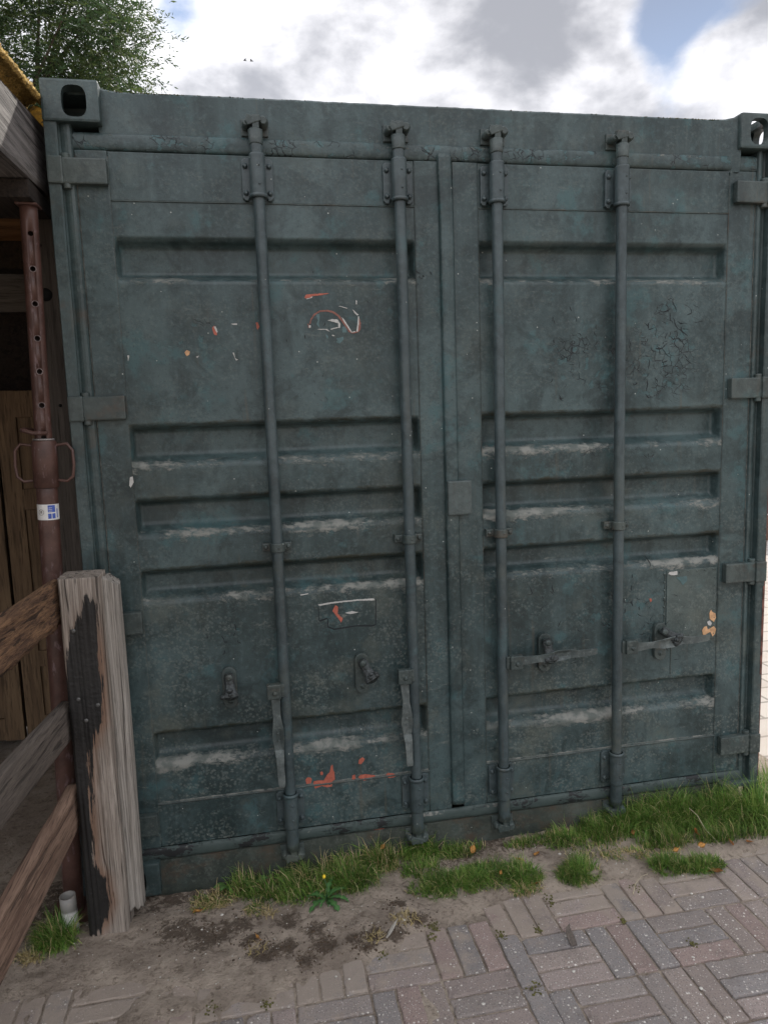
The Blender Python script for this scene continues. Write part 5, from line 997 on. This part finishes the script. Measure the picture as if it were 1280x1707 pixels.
def log_mesh(x0, x1, y0, y1, z0, z1, rc, seed, topf, tar=None, groove=.0034, botf=None):
    segs = []; n = 44
    # rounded rectangle loop, denser on the front
    per = []
    def arc(cx, cy, a0, a1, k_):
        for i in range(k_): a = a0+(a1-a0)*i/k_; per.append((cx+rc*math.cos(a), cy+rc*math.sin(a)))
    def ln(ax, ay, bx, by, k_):
        for i in range(k_): per.append((ax+(bx-ax)*i/k_, ay+(by-ay)*i/k_))
    ln(x0+rc, y0, x1-rc, y0, 34); arc(x1-rc, y0+rc, -math.pi/2, 0, 6); ln(x1, y0+rc, x1, y1-rc, 24); arc(x1-rc, y1-rc, 0, math.pi/2, 5)
    ln(x1-rc, y1, x0+rc, y1, 8); arc(x0+rc, y1-rc, math.pi/2, math.pi, 5); ln(x0, y1-rc, x0, y0+rc, 24); arc(x0+rc, y0+rc, math.pi, 1.5*math.pi, 6)
    m_ = len(per); nzr = int((z1-z0)/.006); vs = []; ta = []; bw = []; cx, cy = (x0+x1)/2, (y0+y1)/2
    for i in range(nzr+1):
        t = i/nzr
        for (x, y) in per:
            zt = z1+topf(x, y); zb = z0+(botf(x, y) if botf else 0); z = zb+(zt-zb)*t
            dx, dy = x-cx, y-cy; L_ = math.hypot(dx, dy)
            k_ = groove*(nz(x*130+z*1.3, y*130, seed+z*1.1)+.6*nz(x*50, y*50, seed+z*.8+4))+.003*nz(z*2.5, seed, math.atan2(dy, dx))
            if tar:
                p = (x, z); ins = inside(p, tar); e = edist(p, tar); tv = .5+(min(e, .02)/.02*.5 if ins else -min(e, .02)/.02*.5)
                if y > y0+.012: tv = tv if (x < cx and y < y0+.03) else 0
                ta.append(tv); bw.append(ss(.04, .0, e)*ss(1.1, .9, z)*(1.0 if x > -.0 else .3)*(y < y0+.02))
                k_ -= .006*ss(.45, .7, tv)*ss(.6, .66, z)*0
                if y < y0+.01 and z < .62: k_ -= .006*ss(-.0, .05, x)*ss(.62, .5, z)*abs(nz(x*30, z*5, 8))
            else: ta.append(0); bw.append(0)
            vs.append((x+dx/L_*k_, y+dy/L_*k_, z))
    fc = [(i*m_+j, i*m_+(j+1) % m_, (i+1)*m_+(j+1) % m_, (i+1)*m_+j) for i in range(nzr) for j in range(m_)]
    # end grain
    for base_, flip in ((nzr*m_, False), (0, True)):
        ring = [vs[base_+j] for j in range(m_)]; prev = list(range(base_, base_+m_))
        for s_ in (.75, .5, .25):
            new = []
            for (x, y, z) in ring:
                X, Y = cx+(x-cx)*s_, cy+(y-cy)*s_; vs.append((X, Y, (z1+topf(X, Y) if not flip else z0)+.0015*nz(X*90, Y*90, seed))); new.append(len(vs)-1); ta.append(0); bw.append(.0)
            for j in range(m_):
                q = (prev[j], prev[(j+1) % m_], new[(j+1) % m_], new[j]); fc.append(q if not flip else q[::-1])
            prev = new
        fc.append(tuple(prev) if not flip else tuple(prev[::-1]))
    me = bpy.data.meshes.new('log'); me.from_pydata(vs, [], fc)
    for nm, arr in (('tar', ta), ('brown', bw)):
        a = me.attributes.new(nm, 'FLOAT', 'POINT'); a.data.foreach_set('value', np.array(arr, np.float32))
    for p in me.polygons[:nzr*m_]: p.use_smooth = True
    return me
PT = fp(obj('post', log_mesh(-.034, .080, -.170, -.055, -.06, 1.147, .010, 1.3, lambda x, y: .0-.05*abs(x-.06)*(x > .06), TARP), m_wpost, FN)); PT['label'] = 'thick post with a black tar stain down its front'
m_screw = flat('dull_screw', (.12, .12, .115), .5, 60, .2, .6)
for (x, y, z, r_) in ((-.003, -.172, .78, .0065), (.050, -.172, .757, .0065), (.013, -.172, .712, .0065), (.0, -.1735, .99, .007)):
    bm = bmesh.new(); bolt(bm, x, y, z, r_, .003, 12); obj('screw', bm, m_screw, PT)
o = fp(obj('split_post', log_mesh(.066, .122, -.118, -.045, .045, 1.11, .016, 5.7, lambda x, y: .022-.9*max(0, x-.092)-.35*max(0, .085-x)+.006*nz(x*80, y*80), None, .0026, lambda x, y: .012*nz(x*90, y*60, 3)), m_whalf, FN)); o['label'] = 'silvery grey half round post split off the thicker one'
def rail(za, zb, zc, zd, mat, lab, seed, rough=.003, ragged_=0):
    """za,zb bottom/top at the post; zc,zd the same 0.6 m nearer"""
    me = bpy.data.meshes.new('rail'); vs = []; n = 200; y0, y1 = -.10, -2.6; m_ = 36
    for i in range(n+1):
        t = i/n; y = y0+(y1-y0)*t; s_ = -(y+.13)/.6; lo = za+(zc-za)*min(s_, 3); hi = zb+(zd-zb)*min(s_, 3); xf = -.040+.066*(y+.12)
        for j in range(m_):
            a = 2*math.pi*j/m_; ca, sa = math.cos(a), math.sin(a); e = .45
            u = math.copysign(abs(ca)**e, ca); v = math.copysign(abs(sa)**e, sa)
            k_ = rough*(nz(y*3, u*9+seed, v*9)+.5*nz(y*9, u*26+seed, v*26))
            rg_ = ragged_*(max(0, nz(y*14, seed))+.6*abs(nz(y*45, seed+5)))*(v < -.6)
            vs.append((xf-.020+u*(.020+k_), y, (lo+hi)/2+v*((hi-lo)/2+k_)-rg_))
    fc = [(i*m_+j, (i+1)*m_+j, (i+1)*m_+(j+1) % m_, i*m_+(j+1) % m_) for i in range(n) for j in range(m_)]+[tuple(range(m_)), tuple(range(n*m_, n*m_+m_))[::-1]]
    me.from_pydata(vs, [], [f_[::-1] for f_ in fc])
    for p in me.polygons: p.use_smooth = True
    o = fp(obj('rail', me, mat, FN)); o['label'] = lab; return o
rail(1.000, 1.133, 1.002, 1.130, m_rail1, 'top rail with torn bark like surface', 1, .006, .018)
rail(.637, .755, .660, .785, m_rail2, 'dull grey brown middle rail', 4, .0025)
rail(.350, .484, .328, .478, m_rail3, 'reddish brown bottom rail', 8, .0035)
# second post of the fence, out of view towards the viewer
fp(obj('post', log_mesh(-.30, -.19, -2.66, -2.55, -.06, 1.15, .010, 9.3, lambda x, y: 0), m_wpost, FN))
# ------------------------------------------------------------------ white pipe stub
def ring_tube(bm, p, r1, r0_, h, n=28):
    x, y, z = p; loops = []
    for (r_, zz) in ((r1, 0), (r1, h-.04), (r1*1.03, h-.038), (r1*1.03, h), (r0_, h), (r0_, .02)):
        loops.append([bm.verts.new((x+r_*math.cos(2*math.pi*i/n), y+r_*math.sin(2*math.pi*i/n), z+zz)) for i in range(n)])
    for a_, b_ in zip(loops, loops[1:]):
        for i in range(n): bm.faces.new((a_[i], a_[(i+1) % n], b_[(i+1) % n], b_[i])).smooth = True
    bm.faces.new(loops[-1])
k = NT('dirty_white_pvc'); zc = k.sepz(); c = k.mix(k.rng(k.M('ADD', zc, k.M('MULTIPLY', k.noise(14, 4), .02)), .095, .105), (.60, .60, .58), (.22, .215, .20))
c = k.mix(k.rng(k.noise(40, 5, .7), .5, .75, 0, .6), c, (.30, .27, .23)); m_pvc = k.done(c, .5)
bm = bmesh.new(); ring_tube(bm, (0, 0, 0), .0235, .020, .142); o = obj('plastic_pipe', bm, m_pvc); o.location = (-.100, -.108, -.02); o.rotation_euler = (R(2), R(-1.5), 0); tag(o, 'short white plastic pipe standing in the ground beside the tarred post', 'pipe')
bm = bmesh.new(); ring_tube(bm, (0, 0, 0), .0135, .010, .42); o = obj('grey_pipe', bm, flat('grey_pipe_paint', (.13, .16, .17), .5)); o.location = (-.112, .10, -.03); tag(o, 'thin blue grey pipe behind the white plastic pipe', 'pipe')
# ------------------------------------------------------------------ steel prop
PR = empty('steel_prop', (-.118, 0.0, 0)); tag(PR, 'rusty brown adjustable steel prop with pin holes holding up the shed beam', 'prop')
m_prop = None
k = NT('brown_red_steel'); n = k.noise(12, 6, .7); n2 = k.noise(60, 5, .7, k.map((1, 1, .35)))
c = k.mix(k.rng(n, .35, .65), (.055, .028, .022), (.092, .048, .038)); c = k.mix(k.rng(n2, .56, .66, 0, .8), c, (.16, .11, .11)); k.bump(n2, .3, .001); m_prop = k.done(c, .42)
# local frame of the prop: z up along the tube; the empty carries the lean
top = V(-.058, .0, 2.236); bot = V(-.118, .0, -.012); ax_ = (top-bot).normalized(); _y = ax_.cross(V(1, 0, 0)).normalized(); _x = _y.cross(ax_); PR.rotation_euler = Matrix((_x, _y, ax_)).transposed().to_euler(); PR.location = bot
Lp = (top-bot).length
outer = bmesh.new(); tube(outer, [(0, 0, .006), (0, 0, 1.43)], .0305, 32); obj('outer_tube', outer, m_prop, PR)
inner = bmesh.new(); tube(inner, [(0, 0, 1.40), (0, 0, Lp-.006)], .0245, 32)
hol = bmesh.new(); tube(hol, [(0, 0, 1.41), (0, 0, Lp-.012)], .0205, 24)
bmesh.ops.recalc_face_normals(inner, faces=inner.faces[:]); bmesh.ops.recalc_face_normals(hol, faces=hol.faces[:])
cut = []
vd = V(.30, -1, 0).normalized()
for z in (2.15, 2.05, 1.95, 1.85, 1.753, 1.653, 1.556):
    c_ = bmesh.new(); zz = (z+.012)/ax_.z; tube(c_, [V(0, 0, zz), V(0, 0, zz)+vd*.05], .0075, 16); bmesh.ops.recalc_face_normals(c_, faces=c_.faces[:]); cut.append(c_)
me = boolean(inner, [hol]+cut); o = obj('inner_tube', me, m_prop, PR)
m_rim = flat('bare_steel_rim', (.2, .16, .155), .5)
bm = bmesh.new()
for z in (2.05, 1.95, 1.85, 1.753, 1.653):
    zz = (z+.012)/ax_.z; u_, w_ = frame_of(vd)
    pts = [V(0, 0, zz)+vd*.0235+(u_*math.cos(a)+w_*math.sin(a))*.0088 for a in np.linspace(0, 2*math.pi, 15)]; tube(bm, pts, .0012, 5, False); obj('hole_rim', bm, m_rim, PR); bm = bmesh.new()
bm.free()
bm = bmesh.new(); tube(bm, [(0, 0, 1.415), (0, 0, 1.418), (0, 0, 1.555), (0, 0, 1.56)], [.034, .0365, .0355, .034], 32); obj('collar', bm, m_prop, PR)
bm = bmesh.new(); tube(bm, [(0, 0, 1.560), (0, 0, 1.566)], .031, 28); obj('washer', bm, flat('bare_steel_washer', (.3, .28, .27), .45, 60, .3, .4), PR)
for s_ in (-1, 1):
    bm = bmesh.new(); tube(bm, [(s_*.034, 0, 1.545), (s_*.066, -.004, 1.55), (s_*.082, -.006, 1.53), (s_*.084, -.006, 1.485), (s_*.080, -.006, 1.45), (s_*.062, -.004, 1.435), (s_*.034, 0, 1.438)], .0048, 10); obj('handle', bm, m_prop, PR)
bm = bmesh.new()
tube(bm, [(-.045, -.03, 1.590), (-.02, -.034, 1.583), (.02, -.034, 1.583)], .0065, 10); tube(bm, [(-.05, -.02, 1.592), (-.058, .01, 1.595), (-.045, .035, 1.592), (-.02, .045, 1.588)], .0058, 8); tube(bm, [(-.045, -.03, 1.590), (-.053, -.026, 1.592), (-.05, -.02, 1.592)], .0065, 8); obj('locking_pin', bm, m_prop, PR)
bm = bmesh.new(); box(bm, -.03, .03, -.03, .03, Lp-.006, Lp, .001); obj('top_plate', bm, m_prop, PR)
bm = bmesh.new(); box(bm, -.065, .065, -.065, .065, 0, .006, .001); obj('base_plate', bm, m_prop, PR)
# sticker wrapped round the tube
def wrap(name, a0, a1, z0, z1, r_, mat, par, n=14):
    bm = bmesh.new(); lo = []; hi = []
    for i in range(n+1):
        a = R(a0+(a1-a0)*i/n); lo.append(bm.verts.new((r_*math.cos(a), r_*math.sin(a), z0))); hi.append(bm.verts.new((r_*math.cos(a), r_*math.sin(a), z1)))
    for i in range(n): bm.faces.new((lo[i], lo[i+1], hi[i+1], hi[i])).smooth = True
    return obj(name, bm, mat, par)
ST = wrap('sticker', -190, 5, 1.318, 1.366, .0312, flat('sticker_white', (.62, .62, .60), .5, 60, .08), PR)
m_blue = flat('sticker_blue', (.05, .10, .38), .5, 160, .25)
wrap('blue_print', -78, -38, 1.342, 1.3635, .0315, m_blue, ST); wrap('blue_print', -78, -60, 1.322, 1.338, .0315, m_blue, ST); wrap('blue_print', -56, -38, 1.322, 1.338, .0315, m_blue, ST)
wrap('blue_print', -28, -22, 1.324, 1.352, .0315, m_blue, ST)
for z in (1.345, 1.350, 1.355): wrap('white_line', -74, -55, z, z+.0012, .0318, ST.data.materials[0], ST)
bm = bmesh.new(); cA, cz, rr_ = -115, 1.342, .0085
tube(bm, [(.0316*math.cos(R(cA)+rr_*math.cos(t)/.0316), .0316*math.sin(R(cA)+rr_*math.cos(t)/.0316), cz+rr_*math.sin(t)) for t in np.linspace(0, 2*math.pi, 25)], .0006, 5, False)
for dx in (-.003, 0, .003): tube(bm, [(.0316*math.cos(R(cA)+dx/.0316), .0316*math.sin(R(cA)+dx/.0316), cz-.004+abs(dx)*.4), (.0316*math.cos(R(cA)+(dx*.4)/.0316), .0316*math.sin(R(cA)+(dx*.4)/.0316), cz+.0045)], .0005, 4)
obj('round_emblem', bm, flat('emblem_grey', (.12, .11, .09), .6), ST)
# ------------------------------------------------------------------ shed at the left
SH = empty('wooden_shed', (-1.3, .6, 0)); tag(SH, 'dark open wooden shed with mossy corrugated roof and brown panelled doors inside', 'shed')
def sh(o): o.location = (1.3, -.6, 0); return o
# edge beam resting on the prop
bm = bmesh.new(); n = 90; rows = []
for i in range(n+1):
    y = -1.9+3.3*i/n; zb = 2.296+.05*y+.004*nz(y*5, 1); zt = 2.492+.10*y
    sec = [(-.19, zb+.002), (-.19, zt), (-.03, zt)]+[(-.03+.002*nz(y*3, q*1.7, 4)+.0022*nz(y*6, q*5), zt+(zb-zt)*q/14) for q in range(1, 14)]+[(-.034, zb), (-.10, zb+.003*nz(y*7, 3))]
    rows.append([bm.verts.new((x, y, z)) for x, z in sec])
for a_, b_ in zip(rows, rows[1:]):
    for j in range(len(a_)): bm.faces.new((a_[j], a_[(j+1) % len(a_)], b_[(j+1) % len(a_)], b_[j]))
bm.faces.new(rows[0]); bm.faces.new(rows[-1][::-1]); bmesh.ops.recalc_face_normals(bm, faces=bm.faces[:])
sh(obj('beam', bm, m_beam, SH))
# corrugated mossy roof sheet
k = NT('mossy_roof_sheet'); n = k.noise(18, 6, .75); n2 = k.noise(70, 4, .7)
c = k.mix(k.rng(n, .30, .52), (.12, .11, .095), (.42, .30, .11)); c = k.mix(k.rng(n2, .5, .75, 0, .7), c, (.22, .20, .07)); c = k.mix(k.rng(k.noise(7, 4), .58, .7, 0, .6), c, (.36, .34, .28)); k.bump(k.M('ADD', n, n2), 1.0, .012); m_roof = k.done(c, .95)
bm = bmesh.new(); rows = []; ny = 190; XS = list(np.arange(-2.4, -.0001, .0125))
for i in range(ny+1):
    y = -2.0+(2.0+.155)*i/ny; r_ = []
    yy = y
    for x in XS:
        ph = (x+.03)/.15*2*math.pi
        z = 2.505+.10*y+.031*(1+math.cos(ph+.63))+.004*fbm(x*20, y*20, 1)+.1*(-x-.03)*.25
        if x > -.06: z -= 0.0
        yj = y+(.02*nz(x*30, 4)+.025*nz(x*9, 7) if i == ny else 0)
        r_.append(bm.verts.new((x+.004*nz(y*14, x*3)*(x > -.06), yj, z)))
    rows.append(r_)
for a_, b_ in zip(rows, rows[1:]):
    for j in range(len(XS)-1): bm.faces.new((a_[j], a_[j+1], b_[j+1], b_[j])).smooth = True
bmesh.ops.recalc_face_normals(bm, faces=bm.faces[:]); bmesh.ops.solidify(bm, geom=bm.faces[:], thickness=.007)
RF = sh(obj('roof_sheet', bm, m_roof, SH))
bm = bmesh.new(); rows = []
for i in range(60):
    y = .135+1.5*i/59; rows.append([bm.verts.new((x, y, 2.495+.10*y*.6+.031*(1+math.cos((x+.03)/.15*2*math.pi+.63))+.1*(-x-.03)*.25)) for x in XS])
for a_, b_ in zip(rows, rows[1:]):
    for j in range(len(XS)-1): bm.faces.new((a_[j], a_[j+1], b_[j+1], b_[j])).smooth = True
bmesh.ops.solidify(bm, geom=bm.faces[:], thickness=.007); sh(obj('roof_sheet', bm, m_roof, SH))
# moss cushions along the roof edge
bm = bmesh.new()
for i in range(2200):
    y = random.uniform(-1.3, .14); x = random.gauss(-.045, .026); 
    if x > -.006: x = -.008
    z = 2.505+.10*y+.031*(1+math.cos((x+.03)/.15*2*math.pi+.63))+.003
    r_ = random.uniform(.004, .011); v = bmesh.ops.create_icosphere(bm, subdivisions=1, radius=r_)['verts']
    for q in v: q.co = V(x, y, z)+V(q.co.x*random.uniform(.8, 1.5), q.co.y*1.8, q.co.z*random.uniform(.7, 1.2))
sh(obj('moss', bm, flat('ochre_moss', (.50, .34, .11), .95, 130, .5, bs=.8, bd=.004), RF)).location = (0, 0, 0)
for x in (-.9, -1.7): 
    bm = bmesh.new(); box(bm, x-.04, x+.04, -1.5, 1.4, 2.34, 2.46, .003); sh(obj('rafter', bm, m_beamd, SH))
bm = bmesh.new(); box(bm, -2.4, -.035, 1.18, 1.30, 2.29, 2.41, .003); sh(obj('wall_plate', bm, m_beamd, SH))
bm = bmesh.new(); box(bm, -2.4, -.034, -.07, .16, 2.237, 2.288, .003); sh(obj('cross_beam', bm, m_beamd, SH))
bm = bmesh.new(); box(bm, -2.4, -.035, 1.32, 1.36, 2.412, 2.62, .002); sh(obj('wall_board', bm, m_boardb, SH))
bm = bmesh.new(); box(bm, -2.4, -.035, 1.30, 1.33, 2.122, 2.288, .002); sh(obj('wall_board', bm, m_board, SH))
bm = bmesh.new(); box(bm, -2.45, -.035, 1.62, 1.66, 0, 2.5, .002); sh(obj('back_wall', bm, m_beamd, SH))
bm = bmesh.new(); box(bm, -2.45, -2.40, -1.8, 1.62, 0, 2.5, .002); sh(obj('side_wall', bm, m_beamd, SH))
bm = bmesh.new(); box(bm, -2.2, -.05, 1.36, 1.60, 1.74, 1.762, .002); sh(obj('shelf', bm, m_door, SH))
# panelled doors
for x0 in (-.62, -1.16, -1.70):
    dd = None; w = .53
    bm = bmesh.new(); box(bm, x0+.005, x0+w-.005, 1.335, 1.36, .055, 1.765, .002); dd = sh(obj('cabinet_door', bm, m_door, SH))
    bm = bmesh.new()
    for (a, b, c_, d_) in ((0, .09, .055, 1.765), (w-.09, w, .055, 1.765)): box(bm, x0+a+.002, x0+b-.002, 1.318, 1.334, c_, d_, .002)
    for (c_, d_) in ((.06, .17), (.42, .50), (1.20, 1.30), (1.64, 1.762)): box(bm, x0+.0855, x0+w-.0855, 1.319, 1.334, c_, d_, .002)
    sh(obj('door_frame', bm, m_door, dd)).location = (0, 0, 0)
bm = bmesh.new(); box(bm, -.16, -.062, .30, .40, -.02, 2.305, .004); po = sh(obj('shed_post', bm, m_shpost, SH))
bm = bmesh.new(); bolt(bm, -.105, .299, 2.03, .022, .004, 18); bolt(bm, -.11, .299, 2.19, .007, .003, 10); bolt(bm, -.09, .299, 1.66, .006, .003, 10)
sh(obj('bolt_hole', bm, m_black, po)).location = (0, 0, 0)
bm = bmesh.new(); box(bm, -.058, -.035, .42, .46, 0, 2.0, .002); o = sh(obj('plank', bm, wood('light_brown_plank', (.20, .12, .07), (.30, .19, .11)), SH)); o['label'] = 'narrow light brown plank behind the dark shed post'
# ------------------------------------------------------------------ things past the right corner
BX = empty('garden_trough', (7.0, 5.6, 0)); BX.location = (6.9, 5.3, 0); tag(BX, 'dark low trough with white and blue rim past the right corner post', 'trough')
bm = bmesh.new(); box(bm, -.6, 3, -.3, .3, 0, .30, .01); obj('base', bm, flat('brown_plinth', (.12, .07, .05), .7), BX)
bm = bmesh.new(); box(bm, -.58, 3, -.29, .29, .32, .62, .01); obj('body', bm, flat('dark_blue_panel', (.05, .045, .07), .6), BX)
bm = bmesh.new(); box(bm, -.6, 3, -.31, .31, .302, .318, .004); box(bm, -.6, 3, -.31, .31, .622, .64, .004); obj('edge_trim', bm, flat('white_trim', (.7, .7, .7), .5), BX)
bm = bmesh.new(); box(bm, -.6, 3, -.3, .3, .642, .80, .01); obj('upper_band', bm, flat('blue_band', (.07, .16, .45), .5), BX)
# ------------------------------------------------------------------ trees
k = NT('leaf_green'); gc = k.attr('gcol', 'Color'); k.done(gc, .55); tr = k.n('ShaderNodeBsdfTranslucent'); k.set(tr.inputs[0], gc); ms_ = k.n('ShaderNodeMixShader'); ms_.inputs[0].default_value = .42
k.t.links.new(k.p.outputs[0], ms_.inputs[1]); k.t.links.new(tr.outputs[0], ms_.inputs[2]); k.t.links.new(ms_.outputs[0], k.out.inputs[0]); m_lf = k.m
m_bark = wood('tree_bark', (.07, .055, .04), (.14, .11, .085), (20, 20, 3), bd=.01)
def tree(x, y, h, cz, rx, rz, nclump, nleaf, lab, grp, lsz=.05, seed=1, dens=None):
    T = empty('tree', (x, y, 0)); tag(T, lab, 'tree', grp); rnd = random.Random(seed)
    bm = bmesh.new(); tube(bm, [(0, 0, -.1), (.05, .0, h*.25), (-.04, .06, h*.5), (.05, 0, h*.8)], [.2, .16, .12, .05], 12)
    tips = []
    for i in range(nclump):
        while True:
            p = V(rnd.uniform(-1, 1), rnd.uniform(-1, 1), rnd.uniform(-1, 1))
            if .25 < p.length < 1: break
        if rnd.random() < .6: p = p.normalized()*rnd.uniform(.72, 1.0)
        tips.append(V(p.x*rx, p.y*rx, cz+p.z*rz))
    for i, t in enumerate(tips[:46]):
        s_ = V(0, 0, h*rnd.uniform(.35, .7)); md = s_.lerp(t, .5)+V(rnd.gauss(0, .1), rnd.gauss(0, .1), .15); tube(bm, [s_, md, t], [.05, .028, .008], 6)
    obj('trunk', bm, m_bark, T)
    vs = []; fc = []; cols = []
    for t in tips:
        shade_ = rnd.uniform(.75, 1.2); yel = rnd.random()
        ntw = max(3, nleaf//16)
        out = V(t.x, t.y, (t.z-cz)*rx/rz).normalized()
        for j in range(ntw):
            base = t+V(rnd.gauss(0, .2), rnd.gauss(0, .2), rnd.gauss(0, .17)); d = (out*.9+V(rnd.gauss(0, .6), rnd.gauss(0, .6), rnd.gauss(-.05, .5))).normalized()
            L_ = rnd.uniform(.18, .36); u_, w_ = frame_of(d)
            # twig
            i0 = len(vs); e_ = base+d*L_+V(0, 0, -.05)
            vs += [base-u_*.002, base+u_*.002, e_]; fc.append((i0, i0+1, i0+2)); cols += [(.05, .045, .025)]*3
            for q in range(13):
                s_ = q/12; p = base.lerp(e_, s_)+V(0, 0, .02*math.sin(s_*3)); a = (q % 2)*math.pi+rnd.gauss(0, .6)
                dr = (d*.75+(u_*math.cos(a)+w_*math.sin(a))*.8+V(0, 0, -.15)).normalized(); ll = lsz*rnd.uniform(.7, 1.25)*(1-.3*s_); sdv = dr.cross(V(rnd.gauss(0, 1), rnd.gauss(0, 1), rnd.gauss(0, 1))).normalized()*ll*.13
                i0 = len(vs); vs += [p, p+dr*ll*.45+sdv, p+dr*ll, p+dr*ll*.45-sdv]; fc.append((i0, i0+1, i0+2, i0+3))
                g_ = shade_*rnd.uniform(.8, 1.2); col = (.055*g_, .10*g_, .04*g_) if yel < .6 else (.09*g_, .13*g_, .04*g_)
                cols += [col]*4
    me = bpy.data.meshes.new('crown'); me.from_pydata([tuple(v) for v in vs], [], fc)
    a = me.color_attributes.new('gcol', 'FLOAT_COLOR', 'POINT'); a.data.foreach_set('color', np.array([(*c_, 1) for c_ in cols], np.float32).ravel())
    obj('crown', me, m_lf, T); return T
tree(-2.55, 7.2, 6.4, 5.9, 2.05, 1.9, 760, 330, 'feathery green tree rising behind the container at the left', None, .075, 3)
# far row beyond the yard (seen only past the corners)
for i, (x, y) in enumerate(((9, 22), (14, 24), (19, 23), (-7, 20))):
    tree(x, y, 6, 4.2, 2.6, 2.6, 120, 90, 'bushy tree standing beyond the yard, %s' % ('nearest to the right corner post', 'second from the container', 'third from the container', 'left of the container')[i], None, .22, 20+i)
# birds
for (x, y, z, a) in ((1.21, 26, 14.58, .2), (1.45, 26, 14.57, -.3)):
    B_ = bmesh.new(); tube(B_, [(-.09, 0, 0), (-.05, 0, .01), (0, 0, .012), (.07, 0, .0), (.14, 0, -.005)], [.006, .022, .03, .02, .003], 10)
    for s_ in (-1, 1):
        rows = [[B_.verts.new((cx, s_*yy, zz)) for cx in (c0, (c0+c1)/2, c1)] for yy, zz, c0, c1 in ((.02, .015, -.04, .05), (.12, .05, -.035, .045), (.22, .06, -.01, .03), (.30, .045, .02, .03))]
        for a_, b_ in zip(rows, rows[1:]):
            for j in range(2): B_.faces.new((a_[j], a_[j+1], b_[j+1], b_[j]))
    o = obj('bird', B_, m_crack, smooth=True); o.scale = (.6, .6, .6); o.location = (x, y, z); o.rotation_euler = (.2, 0, a); tag(o, 'dark bird flying below the clouds, %s of a pair' % ('left' if a > 0 else 'right'), 'bird')
print('objects', len(S.objects))
